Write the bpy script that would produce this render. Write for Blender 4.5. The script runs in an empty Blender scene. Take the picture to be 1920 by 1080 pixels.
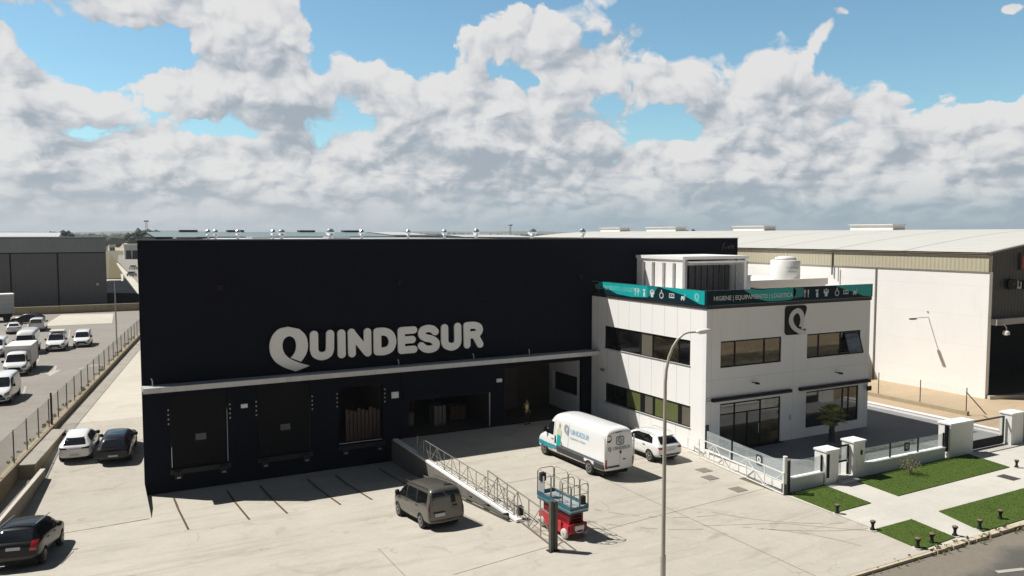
import bpy, bmesh, math, random
from mathutils import Vector, Matrix
from mathutils.bvhtree import BVHTree
from mathutils.geometry import delaunay_2d_cdt
R = math.radians
rnd = random.Random(7)
scene = bpy.context.scene
COL = scene.collection

# ------------------------------------------------------------------ camera
CAMH = 13.0; YAW = R(28.305); PITCH = R(3.846); FPX = 1493.0
cd = bpy.data.cameras.new('Camera'); cam = bpy.data.objects.new('Camera', cd); COL.objects.link(cam)
cam.location = (0, 0, CAMH); cam.rotation_euler = (R(90) - PITCH, 0, -YAW)
cd.sensor_width = 36; cd.lens = FPX / 1920 * 36; cd.clip_start = .1; cd.clip_end = 30000
scene.camera = cam
# ------------------------------------------------------------------ light
SUN_EL = R(55); SUN_DIR = Vector((-.765, .645, 0)).normalized()       # towards the sun, behind the scene on the left
sv = Vector((SUN_DIR.x * math.cos(SUN_EL), SUN_DIR.y * math.cos(SUN_EL), math.sin(SUN_EL)))
sl = bpy.data.lights.new('Sun', 'SUN'); sl.energy = 5.0; sl.angle = R(.5); sl.color = (1, .968, .915)
so = bpy.data.objects.new('Sun', sl); COL.objects.link(so)
so.rotation_euler = (-sv).to_track_quat('-Z', 'Y').to_euler(); so.location = (0, 0, 60)
scene.view_settings.view_transform = 'Standard'; scene.view_settings.look = 'None'
scene.view_settings.exposure = 0.27; scene.view_settings.gamma = 1

class NT:
    def __init__(s, tree): s.t = tree; s.n = tree.nodes; s.l = tree.links
    def node(s, typ, **kw):
        n = s.n.new(typ)
        for k, v in kw.items(): setattr(n, k, v)
        return n
    def put(s, sock, v):
        if hasattr(v, 'is_output'): s.l.new(v, sock)
        elif v is not None: sock.default_value = v
    def m(s, op, a, b=None, c=None, clamp=False):
        n = s.n.new('ShaderNodeMath'); n.operation = op; n.use_clamp = clamp
        s.put(n.inputs[0], a); s.put(n.inputs[1], b); s.put(n.inputs[2], c); return n.outputs[0]
    def noise(s, vec, scale, detail=4, rough=.5, dist=0, lac=2, dim='3D'):
        n = s.n.new('ShaderNodeTexNoise'); n.noise_dimensions = dim; s.put(n.inputs['Vector'], vec)
        n.inputs['Scale'].default_value = scale; n.inputs['Detail'].default_value = detail
        n.inputs['Roughness'].default_value = rough; n.inputs['Distortion'].default_value = dist; n.inputs['Lacunarity'].default_value = lac
        return n.outputs['Fac']
    def vor(s, vec, scale, feat='F1', smooth=.5, rnd_=1, detail=0, dim='3D'):
        n = s.n.new('ShaderNodeTexVoronoi'); n.voronoi_dimensions = dim; n.feature = feat; s.put(n.inputs['Vector'], vec)
        n.inputs['Scale'].default_value = scale; n.inputs['Randomness'].default_value = rnd_
        if feat == 'SMOOTH_F1': n.inputs['Smoothness'].default_value = smooth
        if 'Detail' in n.inputs: n.inputs['Detail'].default_value = detail
        return n.outputs['Distance']
    def ramp(s, f, pts, interp='LINEAR'):
        n = s.n.new('ShaderNodeValToRGB'); n.color_ramp.interpolation = interp; e = n.color_ramp.elements
        while len(e) < len(pts): e.new(.5)
        for k, (p, c) in enumerate(pts):
            e[k].position = p; e[k].color = (c, c, c, 1) if isinstance(c, (int, float)) else (*c, 1)
        s.put(n.inputs[0], f); return n.outputs[0]
    def mix(s, f, a, b, mode='MIX'):
        n = s.n.new('ShaderNodeMix'); n.data_type = 'RGBA'; n.blend_type = mode
        s.put(n.inputs['Factor'], f)
        for sk, v in ((n.inputs[6], a), (n.inputs[7], b)):
            s.put(sk, (*v, 1) if isinstance(v, tuple) and len(v) == 3 else v)
        return n.outputs[2]
    def comb(s, x, y, z=0.0):
        n = s.n.new('ShaderNodeCombineXYZ'); s.put(n.inputs[0], x); s.put(n.inputs[1], y); s.put(n.inputs[2], z); return n.outputs[0]
    def sep(s, v):
        n = s.n.new('ShaderNodeSeparateXYZ'); s.put(n.inputs[0], v); return n.outputs
    def smooth(s, x, a, b):
        n = s.n.new('ShaderNodeMapRange'); n.interpolation_type = 'SMOOTHSTEP'
        s.put(n.inputs[0], x); n.inputs[1].default_value = a; n.inputs[2].default_value = b; return n.outputs[0]

# ---- view ray of a photo position (to measure the place), reused for the sky directions
FWD = Vector((math.sin(YAW) * math.cos(PITCH), math.cos(YAW) * math.cos(PITCH), -math.sin(PITCH)))
RGT = Vector((math.cos(YAW), -math.sin(YAW), 0)); UPV = RGT.cross(FWD)
ORI = Vector((0, 0, CAMH))
def ray(x, y): return FWD + RGT * ((x - 960) / FPX) - UPV * ((y - 540) / FPX)
def gnd(x, y, z=0.0): d = ray(x, y); return ORI + d * ((z - CAMH) / d.z)
def onY(x, y, Y): d = ray(x, y); return ORI + d * (Y / d.y)
def onX(x, y, X): d = ray(x, y); return ORI + d * (X / d.x)

# ------------------------------------------------------------------ sky
world = bpy.data.worlds.new('World'); scene.world = world; world.use_nodes = True
world.cycles.sampling_method = 'MANUAL'; world.cycles.sample_map_resolution = 256
W = NT(world.node_tree); W.n.clear()
tc = W.node('ShaderNodeTexCoord'); sx, sy, sz = W.sep(tc.outputs['Generated'])
az = W.m('ARCTAN2', sx, sy); el = W.m('ARCSINE', sz)
sky = W.node('ShaderNodeTexSky', sky_type='NISHITA'); sky.sun_disc = False
sky.sun_elevation = SUN_EL; sky.sun_rotation = math.atan2(SUN_DIR.x, SUN_DIR.y); sky.altitude = 30; sky.air_density = 1.0; sky.dust_density = .3; sky.ozone_density = 2.0
AE = W.comb(az, el)
Vv = W.m('MULTIPLY', W.m('POWER', W.m('MAXIMUM', el, 0.0005), .75), 1.05)
P0 = W.comb(az, Vv)
def sky_xy(px, py):
    d = ray(px, py).normalized(); return math.atan2(d.x, d.y), math.asin(d.z)
def blob(acc, cx, cy, rx, ry, amp, rot=0):
    a, e = sky_xy(cx, cy); a2, _ = sky_xy(cx + rx, cy); _, e2 = sky_xy(cx, cy - ry)
    mp = W.node('ShaderNodeMapping', vector_type='TEXTURE'); W.put(mp.inputs[0], AE)
    mp.inputs['Location'].default_value = (a, e, 0); mp.inputs['Rotation'].default_value = (0, 0, R(-rot))
    mp.inputs['Scale'].default_value = (abs(a2 - a) * 1.7, abs(e2 - e) * 1.7, 1)
    g = W.node('ShaderNodeTexGradient', gradient_type='QUADRATIC_SPHERE'); W.put(g.inputs[0], mp.outputs[0])
    return W.m('MULTIPLY_ADD', g.outputs['Fac'], amp * 1.15, acc)
CL = [  # cloud masses (+) and openings of blue (-): centre, radii, weight, tilt
 (95, 70, 150, 32, -1.2, -22), (230, 115, 110, 34, -1.3, -8), (40, 30, 50, 22, -.7, -20), (150, 250, 70, 22, -.7, 0), (420, 248, 85, 24, -1.0, 0), (700, 50, 95, 70, -1.6, 0), (600, 20, 45, 40, -.7, 0),
 (600, 130, 38, 55, -1.2, 10), (520, 75, 34, 22, -.7, 0), (1140, 195, 60, 34, -.8, 0), (1230, 235, 75, 40, -1.5, 0), (990, 150, 60, 18, -.8, 10), (1330, 45, 130, 60, -1.6, 0), (1260, 90, 60, 30, -.8, -20),
 (1740, 50, 230, 80, -2.2, 0), (1860, 130, 120, 55, -2.0, 0), (1620, 110, 70, 40, -1.0, 0), (930, 5, 40, 14, -.4, 0), (1480, 15, 50, 22, -1.2, 0), (1190, 18, 60, 22, -.8, 0),
 (300, 10, 260, 66, 1.9, 6), (470, 50, 110, 50, 1.2, 0), (180, 40, 80, 30, .9, -20), (15, 140, 60, 100, 1.7, 0), (70, 150, 90, 60, .7, 0), (120, 190, 130, 50, .6, 20), (400, 160, 190, 66, 2.0, -6), (530, 180, 80, 70, 1.4, 0), (260, 280, 90, 45, .8, 0),
 (700, 160, 80, 50, .8, 10), (850, 190, 140, 60, 1.0, 0), (1010, 60, 130, 60, 1.4, -10), (1130, 110, 110, 50, 1.1, -25), (1060, 140, 120, 50, .7, 0), (1250, 160, 90, 36, .8, -20),
 (1440, 110, 80, 60, .9, 20), (1465, 60, 26, 30, .8, 0), (1545, 60, 22, 62, 1.2, 35), (1585, 22, 26, 10, .9, 20), (1480, 200, 160, 60, 1.0, 0), (1680, 190, 130, 36, 1.0, 0), (1790, 165, 44, 24, .9, -10), (1860, 230, 100, 40, .8, 0), (1895, 18, 60, 24, 1.6, 0),
 (1000, 270, 160, 50, .8, 0), (1240, 280, 50, 20, .4, 0), (60, 270, 100, 40, .8, 0)]
def base_at(dv=0.0, du=0.0):
    global AE
    keep = AE
    if dv or du: AE = W.comb(W.m('ADD', az, du), W.m('ADD', el, dv))
    acc = 0.0
    for b_ in CL: acc = blob(acc, *b_)
    AE = keep
    return acc
base = W.m('ADD', base_at(), W.m('MULTIPLY', W.m('SUBTRACT', 1.0, W.smooth(el, .06, .185)), 1.5))   # closed by cloud low down
base_up = W.m('ADD', base_at(.035, -.02), W.m('MULTIPLY', W.m('SUBTRACT', 1.0, W.smooth(W.m('ADD', el, .035), .06, .185)), 1.5))
front = W.smooth(W.m('COSINE', W.m('SUBTRACT', az, YAW)), .2, .75)          # the cloud field stands in front; the added dark deck behind
hi_ = W.m('SUBTRACT', 1.0, W.smooth(el, .42, .7))
wv = W.node('ShaderNodeTexNoise', noise_dimensions='2D'); W.put(wv.inputs['Vector'], P0); wv.inputs['Scale'].default_value = 14; wv.inputs['Detail'].default_value = 4
wma = W.node('ShaderNodeVectorMath', operation='MULTIPLY_ADD'); W.put(wma.inputs[0], wv.outputs['Color']); wma.inputs[1].default_value = (.045, .045, 0); W.put(wma.inputs[2], P0)
def field(ou, ov, soft=False):
    p = wma.outputs[0]
    if ou or ov:
        q = W.node('ShaderNodeVectorMath', operation='ADD'); W.put(q.inputs[0], p); q.inputs[1].default_value = (ou, ov, 0); p = q.outputs[0]
    big = W.noise(p, 5.2, 2.5 if soft else 10, .60, dim='2D')
    puff = W.vor(p, 15, 'F1', detail=1.0 if soft else 3.5, dim='2D')
    return W.m('ADD', W.m('MULTIPLY_ADD', big, 2.5, -1.25), W.m('MULTIPLY_ADD', puff, -.70, .28))
f0 = field(0, 0); f1 = field(-.006, .011); g0 = field(0, 0, True); g1 = field(-.018, .040, True)
BW = .72
dens = W.m('ADD', W.m('MULTIPLY_ADD', base, BW, f0), .13)
edge = W.m('MULTIPLY_ADD', W.noise(P0, 3.3, 2, dim='2D'), .5, -.06)          # some edges crisp, some torn and soft
cov = W.m('DIVIDE', W.m('ADD', dens, .02), W.m('MAXIMUM', edge, .10), clamp=True); cov = W.m('SMOOTH_MIN', cov, 1.0, .15)
cov = W.m('MULTIPLY', W.m('MULTIPLY', cov, front), hi_)
# brightness: lit towards the sun above, grey where more cloud lies above
dtop = W.m('SUBTRACT', W.m('MULTIPLY_ADD', base, BW, g0), W.m('MULTIPLY_ADD', base_up, BW, g1))
lum = W.m('MULTIPLY_ADD', dtop, .20, .745)
lum = W.m('MULTIPLY_ADD', W.m('SUBTRACT', f0, f1), .40, lum)
bil = W.vor(wma.outputs[0], 30, 'F1', detail=2.5, dim='2D'); lum = W.m('MULTIPLY_ADD', bil, -.16, W.m('ADD', lum, .07))
lum = W.m('MULTIPLY_ADD', W.m('MULTIPLY', W.m('SUBTRACT', 1.0, W.smooth(dens, .0, .55)), cov), .09, lum)
thick = W.smooth(dens, .35, 1.3); lum = W.m('MULTIPLY_ADD', thick, -.04, lum)
pool = W.noise(W.comb(W.m('MULTIPLY', az, 2.2), W.m('MULTIPLY', el, 7.5), 1.3), 2.6, 4, .55, dim='2D')
lum = W.m('MULTIPLY_ADD', W.smooth(pool, .46, .72), -.08, lum)
for b_ in ((340, 0, 150, 30, -.16, 0), (540, 212, 80, 26, -.10, 0), (1740, 225, 120, 50, -.05, 0), (320, 300, 60, 20, -.06, 0), (730, 265, 80, 26, -.05, 0)):
    lum = blob(lum, *b_)
low = W.m('SUBTRACT', 1.0, W.smooth(el, .09, .21))
lown = W.noise(W.comb(W.m('MULTIPLY', az, 1.0), W.m('MULTIPLY', el, 2.6), .3), 15, 7, .62, .4, dim='2D')
lum = W.m('MULTIPLY_ADD', W.m('MULTIPLY', low, W.m('MULTIPLY_ADD', lown, 1.3, -.66)), .50, lum)
lum = W.m('SMOOTH_MAX', W.m('SMOOTH_MIN', lum, .87, .14), .46, .12)
ccol = W.ramp(lum, [(.38, (.28, .335, .40)), (.55, (.44, .475, .52)), (.70, (.61, .62, .645)), (.86, (.755, .748, .742))])
# towards the horizon everything sinks into grey blue, bluer on the right
hz = W.m('SUBTRACT', 1.0, W.smooth(el, -.01, .075))
hzr = W.mix(W.smooth(az, YAW - .25, YAW + .1), (.49, .535, .58), (.30, .41, .48))
ccol = W.mix(W.m('MULTIPLY', hz, .95), ccol, hzr)
bg1 = W.node('ShaderNodeBackground'); W.put(bg1.inputs[0], W.mix(1.0, sky.outputs[0], (.85, 1.07, 1.02), 'MULTIPLY')); bg1.inputs[1].default_value = .105
bg2 = W.node('ShaderNodeBackground'); W.put(bg2.inputs[0], ccol); bg2.inputs[1].default_value = .86
# unseen overhead and behind: a dark cloud deck added to cut ambient light
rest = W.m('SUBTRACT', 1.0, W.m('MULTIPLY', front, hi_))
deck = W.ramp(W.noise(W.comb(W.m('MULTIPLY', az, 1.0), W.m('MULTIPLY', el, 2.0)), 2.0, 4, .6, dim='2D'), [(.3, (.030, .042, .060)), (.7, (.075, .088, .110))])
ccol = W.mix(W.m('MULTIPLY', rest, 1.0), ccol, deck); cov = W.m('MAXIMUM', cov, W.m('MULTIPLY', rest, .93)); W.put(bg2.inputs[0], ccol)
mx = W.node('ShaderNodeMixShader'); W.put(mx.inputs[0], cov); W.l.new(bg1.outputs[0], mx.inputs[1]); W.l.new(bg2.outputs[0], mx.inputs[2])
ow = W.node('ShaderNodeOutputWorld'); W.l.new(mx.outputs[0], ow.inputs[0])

# ================================================================== materials
MATS = {}
def mk(name, col, rough=.65, metal=0, var=.08, vs=1.2, bump=0, bs=25, seam=None, spec=None, dirt=0, coat=0):
    """procedural material: noise-varied colour, optional fine bump, panel seams (axis, spacing, phase) and dirt streaks"""
    if name in MATS: return MATS[name]
    m = bpy.data.materials.new(name); m.use_nodes = True; T = NT(m.node_tree); b = T.n['Principled BSDF']
    tc = T.node('ShaderNodeTexCoord'); geo = T.node('ShaderNodeNewGeometry'); P = geo.outputs['Position']
    n = T.noise(P, vs, 5, .6); f = T.m('MULTIPLY_ADD', T.m('SUBTRACT', n, .5), var * 3.2, 1.0)
    c = T.mix(1.0, (*col,), T.comb(f, f, f), 'MULTIPLY')
    if dirt:
        mp = T.node('ShaderNodeMapping'); T.put(mp.inputs[0], P); mp.inputs['Scale'].default_value = (2.2, 2.2, .22)
        d = T.smooth(T.noise(mp.outputs[0], 1.5, 4, .6), .5, .8); c = T.mix(T.m('MULTIPLY', d, dirt), c, tuple(x * .55 for x in col))
    if seam:
        for ax, sp, ph, wd, dk in seam:
            v = T.sep(P)['XYZ'.index(ax)]
            k = T.m('FRACT', T.m('DIVIDE', T.m('SUBTRACT', v, ph), sp)); k = T.m('LESS_THAN', k, wd / sp)
            c = T.mix(T.m('MULTIPLY', k, dk), c, tuple(x * .35 for x in col))
    T.put(b.inputs['Base Color'], c); b.inputs['Roughness'].default_value = rough; b.inputs['Metallic'].default_value = metal
    if spec is not None: b.inputs['Specular IOR Level'].default_value = spec
    if coat: b.inputs['Coat Weight'].default_value = coat; b.inputs['Coat Roughness'].default_value = .04
    if bump:
        bn = T.node('ShaderNodeBump'); bn.inputs['Strength'].default_value = bump; bn.inputs['Distance'].default_value = .02
        T.put(bn.inputs['Height'], T.noise(P, bs, 4)); T.l.new(bn.outputs[0], b.inputs['Normal'])
    MATS[name] = m; return m

def mk_ribbed(name, col, axis, pitch, depth=.5, rough=.5, var=.06, metal=0, lines=None):
    m = bpy.data.materials.new(name); m.use_nodes = True; T = NT(m.node_tree); b = T.n['Principled BSDF']
    P = T.node('ShaderNodeNewGeometry').outputs['Position']; v = T.sep(P)['XYZ'.index(axis)]
    f = T.m('MULTIPLY_ADD', T.m('SUBTRACT', T.noise(P, .5, 5, .6), .5), var * 3.2, 1.0)
    c = T.mix(1.0, (*col,), T.comb(f, f, f), 'MULTIPLY')
    k = T.m('FRACT', T.m('DIVIDE', v, pitch)); g = T.m('LESS_THAN', k, .16); c = T.mix(T.m('MULTIPLY', g, .38), c, tuple(x * .5 for x in col))
    if lines:
        ax, sp, ph, wd = lines
        kk = T.m('LESS_THAN', T.m('FRACT', T.m('DIVIDE', T.m('SUBTRACT', T.sep(P)['XYZ'.index(ax)], ph), sp)), wd / sp); c = T.mix(T.m('MULTIPLY', kk, .7), c, tuple(x * .45 for x in col))
    T.put(b.inputs['Base Color'], c); b.inputs['Roughness'].default_value = rough; b.inputs['Metallic'].default_value = metal
    bn = T.node('ShaderNodeBump'); bn.inputs['Strength'].default_value = depth; bn.inputs['Distance'].default_value = .03
    T.put(bn.inputs['Height'], T.m('SINE', T.m('MULTIPLY', v, 2 * math.pi / pitch))); T.l.new(bn.outputs[0], b.inputs['Normal'])
    return m

def mk_concrete(name, col, stain=.5, crack=.6, sc=1.0):
    m = bpy.data.materials.new(name); m.use_nodes = True; T = NT(m.node_tree); b = T.n['Principled BSDF']
    P = T.node('ShaderNodeNewGeometry').outputs['Position']
    big = T.noise(P, .11 * sc, 6, .6); mid = T.noise(P, .7 * sc, 6, .65); fine = T.noise(P, 9 * sc, 5, .7)
    mp = T.node('ShaderNodeMapping'); T.put(mp.inputs[0], P); mp.inputs['Rotation'].default_value = (0, 0, R(62)); mp.inputs['Scale'].default_value = (.22, 1.6, 1)
    streak = T.noise(mp.outputs[0], .9, 6, .62, .6)
    f = T.m('ADD', T.m('MULTIPLY_ADD', T.m('SUBTRACT', big, .5), .34, 1.0), T.m('MULTIPLY', T.m('SUBTRACT', mid, .5), .22))
    f = T.m('ADD', f, T.m('MULTIPLY', T.m('SUBTRACT', fine, .5), .20))
    f = T.m('ADD', f, T.m('MULTIPLY', T.m('SUBTRACT', T.noise(P, 2.6 * sc, 7, .7, 1.0), .5), .22))
    c = T.mix(1.0, (*col,), T.comb(f, f, f), 'MULTIPLY')
    c = T.mix(T.m('MULTIPLY', T.smooth(streak, .50, .70), .36 * stain), c, tuple(x * y for x, y in zip(col, (.60, .57, .54))))
    c = T.mix(T.m('MULTIPLY', T.smooth(T.noise(P, .42, 5, .6, 1.2), .58, .72), .46 * stain), c, tuple(x * y for x, y in zip(col, (.62, .58, .53))))
    blot = T.smooth(T.noise(P, 1.7, 3, .5, .5), .70, .78); c = T.mix(T.m('MULTIPLY', blot, .5 * stain), c, tuple(x * .42 for x in col))
    if crack:
        wv = T.node('ShaderNodeVectorMath', operation='MULTIPLY_ADD'); nn = T.node('ShaderNodeTexNoise'); T.put(nn.inputs['Vector'], P); nn.inputs['Scale'].default_value = .5; nn.inputs['Detail'].default_value = 5
        T.put(wv.inputs[0], nn.outputs['Color']); wv.inputs[1].default_value = (2.6, 2.6, 0); T.put(wv.inputs[2], P)
        d = T.vor(wv.outputs[0], .13, 'DISTANCE_TO_EDGE', dim='2D'); ck = T.m('LESS_THAN', d, .0035)
        ck = T.m('MULTIPLY', ck, T.smooth(T.noise(P, .3, 3), .46, .6)); c = T.mix(T.m('MULTIPLY', ck, crack), c, tuple(x * .35 for x in col))
        d2 = T.vor(wv.outputs[0], .55, 'DISTANCE_TO_EDGE', dim='2D'); ck2 = T.m('MULTIPLY', T.m('LESS_THAN', d2, .008), T.smooth(T.noise(P, .21, 3), .56, .66))
        c = T.mix(T.m('MULTIPLY', ck2, crack * .3), c, tuple(x * .45 for x in col))
    T.put(b.inputs['Base Color'], c); b.inputs['Roughness'].default_value = .85; b.inputs['Specular IOR Level'].default_value = .25
    bn = T.node('ShaderNodeBump'); bn.inputs['Strength'].default_value = .25; bn.inputs['Distance'].default_value = .02
    T.put(bn.inputs['Height'], fine); T.l.new(bn.outputs[0], b.inputs['Normal'])
    return m

def mk_glass(name, tint=(.03, .032, .03), refl=.12, rough=.03, wob=.0):
    m = bpy.data.materials.new(name); m.use_nodes = True; T = NT(m.node_tree); b = T.n['Principled BSDF']
    P = T.node('ShaderNodeNewGeometry').outputs['Position']
    mp = T.node('ShaderNodeMapping'); T.put(mp.inputs[0], P); mp.inputs['Scale'].default_value = (.5, .5, 1.6)
    n = T.smooth(T.noise(mp.outputs[0], 1.1, 4, .6), .34, .66); c = T.mix(n, tuple(x * .35 for x in tint), tuple(min(1, x * 1.7) for x in tint))  # patchy tint painted in place of reflections and room depth
    T.put(b.inputs['Base Color'], c); b.inputs['Roughness'].default_value = rough; b.inputs['IOR'].default_value = 1.5; b.inputs['Specular IOR Level'].default_value = .5
    gl = T.node('ShaderNodeBsdfGlossy'); gl.inputs['Roughness'].default_value = rough
    mxs = T.node('ShaderNodeMixShader'); mxs.inputs[0].default_value = refl
    T.l.new(b.outputs[0], mxs.inputs[1]); T.l.new(gl.outputs[0], mxs.inputs[2]); T.l.new(mxs.outputs[0], T.n['Material Output'].inputs[0])
    return m

def mk_clear(name, tint=(.62, .78, .80), alpha=.35, refl=.14):
    """clear or frosted pane: partly see-through"""
    m = bpy.data.materials.new(name); m.use_nodes = True; T = NT(m.node_tree); b = T.n['Principled BSDF']
    b.inputs['Base Color'].default_value = (*tint, 1); b.inputs['Roughness'].default_value = .15
    tr = T.node('ShaderNodeBsdfTransparent'); tr.inputs[0].default_value = (.93, .96, .96, 1)
    gl = T.node('ShaderNodeBsdfGlossy'); gl.inputs['Roughness'].default_value = .03
    P = T.node('ShaderNodeNewGeometry').outputs['Position']
    a = T.m('MULTIPLY_ADD', T.m('SUBTRACT', T.noise(P, 1.5, 3), .5), .2, alpha)
    m1 = T.node('ShaderNodeMixShader'); T.put(m1.inputs[0], a); T.l.new(tr.outputs[0], m1.inputs[1]); T.l.new(b.outputs[0], m1.inputs[2])
    m2 = T.node('ShaderNodeMixShader'); m2.inputs[0].default_value = refl; T.l.new(m1.outputs[0], m2.inputs[1]); T.l.new(gl.outputs[0], m2.inputs[2])
    T.l.new(m2.outputs[0], T.n['Material Output'].inputs[0]); return m

def mk_mesh(name, col, pitch=.09, wire=.14, axis='Y'):
    """chain-link: diamond wires, open between"""
    m = bpy.data.materials.new(name); m.use_nodes = True; T = NT(m.node_tree); b = T.n['Principled BSDF']
    b.inputs['Base Color'].default_value = (*col, 1); b.inputs['Roughness'].default_value = .5; b.inputs['Metallic'].default_value = .4
    x, y, z = T.sep(T.node('ShaderNodeNewGeometry').outputs['Position']); h = y if axis == 'Y' else x
    a = T.m('LESS_THAN', T.m('FRACT', T.m('DIVIDE', T.m('ADD', h, z), pitch)), wire); c = T.m('LESS_THAN', T.m('FRACT', T.m('DIVIDE', T.m('SUBTRACT', h, z), pitch)), wire)
    k = T.m('MAXIMUM', a, c); tr = T.node('ShaderNodeBsdfTransparent')
    mxs = T.node('ShaderNodeMixShader'); T.put(mxs.inputs[0], k); T.l.new(tr.outputs[0], mxs.inputs[1]); T.l.new(b.outputs[0], mxs.inputs[2])
    T.l.new(mxs.outputs[0], T.n['Material Output'].inputs[0]); return m

M = {}
M['concrete'] = mk_concrete('yard concrete', (.445, .41, .35), 1.0, .3)
M['pale_conc'] = mk_concrete('pale concrete', (.53, .49, .415), .5, .2)
M['pave'] = mk_concrete('pavement concrete', (.53, .505, .45), .35, 0)
M['carpark'] = mk_concrete('worn asphalt', (.27, .245, .215), .7, .5)
M['asphalt'] = mk_concrete('road asphalt', (.10, .095, .085), .5, .5, 2)
def _dusty_road():
    m = M['asphalt']; T = NT(m.node_tree); b = T.n['Principled BSDF']; src = b.inputs['Base Color'].links[0].from_socket
    P = T.node('ShaderNodeNewGeometry').outputs['Position']; x, y, z = T.sep(P)
    edge = T.m('ADD', T.m('MULTIPLY_ADD', T.noise(P, .35, 6, .65), 3.2, 16.6), T.m('MULTIPLY', T.smooth(x, 34, 24), -2.0))
    k = T.smooth(T.m('SUBTRACT', y, edge), -.5, .8); k2 = T.m('MULTIPLY', k, T.m('MULTIPLY_ADD', T.noise(P, 6, 4, .7), .8, .35))
    c = T.mix(k2, src, (.235, .205, .16)); T.put(b.inputs['Base Color'], c)
_dusty_road()
M['gravel'] = mk_concrete('gravelly verge', (.20, .18, .145), .8, 0, 3)
M['earth'] = mk_concrete('dry earth', (.25, .19, .125), 1.0, 0)
M['soil'] = mk_concrete('sandy soil', (.44, .34, .23), .6, 0, 2)
M['field'] = mk_concrete('dry grass field', (.12, .09, .035), 1.0, 0, 1.5)
M['farland'] = mk_concrete('far land', (.13, .125, .075), .8, 0, .05)
M['deck'] = mk_concrete('paved yard grey', (.24, .24, .245), .4, 0, 2)
M['oldwall'] = mk('old wall render', (.36, .30, .20), .9, 0, .16, 1.5, .4, 18, dirt=.6)
M['white_wall'] = mk('white precast panel', (.87, .855, .83), .7, 0, .018, .6, .05, 30, seam=[('Y', 1.228, 35.6, .035, .55)], dirt=.06)
M['white_front'] = mk('white front panel', (.80, .80, .79), .75, 0, .02, .6, .05, 30, seam=[('Z', 12, 4.35, .03, .3), ('X', 6.8, 32.45, .03, .35)], dirt=.12)
M['white'] = mk('white paint', (.80, .79, .77), .6, 0, .03, 2, dirt=.1)
M['whitecap'] = mk('white coping', (.82, .81, .79), .6, 0, .03, 2)
M['lowwall'] = mk('white masonry wall', (.76, .745, .71), .8, 0, .06, 2, .2, 20, dirt=.3)
M['navy'] = mk('near black cladding', (.0048, .0056, .0125), .75, 0, .14, .35, 0, seam=[('X', 1.2, 2.6, .03, .5), ('Z', 4.1, .3, .03, .5)], spec=.12, dirt=.2)
M['navy2'] = mk('dark door panel', (.0068, .0066, .008), .7, 0, .12, .8, 0, seam=[('Z', .6, 0, .03, .6)], spec=.14)
M['black'] = mk('black frame', (.010, .010, .012), .55, 0, .1, spec=.2)
M['rubber'] = mk('black rubber', (.018, .018, .018), .8, 0, .15, 8)
M['canopy'] = mk('canopy concrete', (.42, .42, .42), .8, 0, .1, 1.2, .2, 15, dirt=.3)
M['roof'] = mk('roof sheet light', (.55, .56, .57), .45, .2, .06, .3)
M['greyroof'] = mk_ribbed('grey sheet roof', (.17, .22, .22), 'X', 1.0, .3)
M['lightroof'] = mk_ribbed('pale sheet roof', (.50, .50, .49), 'X', 1.0, .3)
M['cream'] = mk_ribbed('cream cladding', (.48, .44, .32), 'Y', .35, .22)
M['creamroof'] = mk_ribbed('cream sheet roof', (.57, .55, .495), 'X', 1.1, .9, lines=('Y', 7.3, 37.0, .30))
M['nb_white'] = mk('white wall weathered', (.85, .835, .81), .8, 0, .03, .4, .1, 10, seam=[('Z', 2.4, 1.7, .03, .16)], dirt=.10)
M['nb_grey'] = mk_ribbed('dark grey cladding', (.045, .045, .052), 'X', .45, .5)
M['grey_blk'] = mk_ribbed('grey cladding', (.15, .146, .155), 'X', .35, .25)
M['grey_band'] = mk_ribbed('grey green band', (.27, .30, .31), 'X', .35, .25)
M['steel'] = mk('galvanised steel', (.45, .46, .46), .4, .7, .08, 4)
M['whitemetal'] = mk('white painted tube', (.72, .71, .68), .45, 0, .05, 6)
M['olivetube'] = mk('weathered galvanised tube', (.30, .29, .25), .5, .4, .1, 6)
M['darksteel'] = mk('dark weathered steel', (.10, .095, .08), .7, .2, .2, 5, dirt=.5)
M['pole'] = mk('lamp post paint', (.43, .41, .36), .5, .3, .1, 3, dirt=.4)
M['lampgrey'] = mk('light grey enamel', (.72, .72, .68), .4)
M['teal'] = mk('teal print', (.0, .36, .35), .5, 0, .04)
M['tealdark'] = mk('teal dark print', (.0, .20, .21), .5, 0, .04)
M['navyprint'] = mk('navy print', (.004, .022, .032), .6, 0, .05, spec=.15)
M['print_white'] = mk('white print', (.62, .66, .67), .6, 0, .02)
M['print_pale'] = mk('pale teal print', (.16, .52, .52), .6, 0, .02)
M['letters'] = mk('sign letter grey white', (.82, .82, .82), .55, 0, .03)
M['glass'] = mk_glass('window glass', (.035, .030, .018), .10)
M['glass_dark'] = mk_glass('dark window glass', (.012, .012, .013), .10)
M['blind'] = mk('olive blind behind glass', (.115, .13, .045), .45, 0, .12, 1.5)
M['blind2'] = mk('grey brown blind behind glass', (.13, .12, .09), .45, 0, .15, 1.5)
M['warmglass'] = mk_glass('brown tinted glass', (.085, .066, .030), .08)  # brown of reflected ground painted into an opaque pane
M['clear'] = mk_clear('frosted balustrade glass', (.50, .56, .58), .36, .08)
M['clear2'] = mk_clear('clear balustrade glass', (.72, .73, .72), .26, .05)
M['mesh'] = mk_mesh('chain link', (.36, .34, .30), .09, .2); M['meshx'] = mk_mesh('chain link across', (.32, .29, .24), .09, .05, 'Y')
M['grass'] = mk_concrete('clipped lawn', (.062, .100, .014), .5, 0, 4)
M['leaf'] = mk('palm leaf', (.26, .27, .07), .55, 0, .25, 6); M['leaf2'] = mk('dry olive leaf', (.16, .15, .07), .6, 0, .25, 6)
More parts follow.
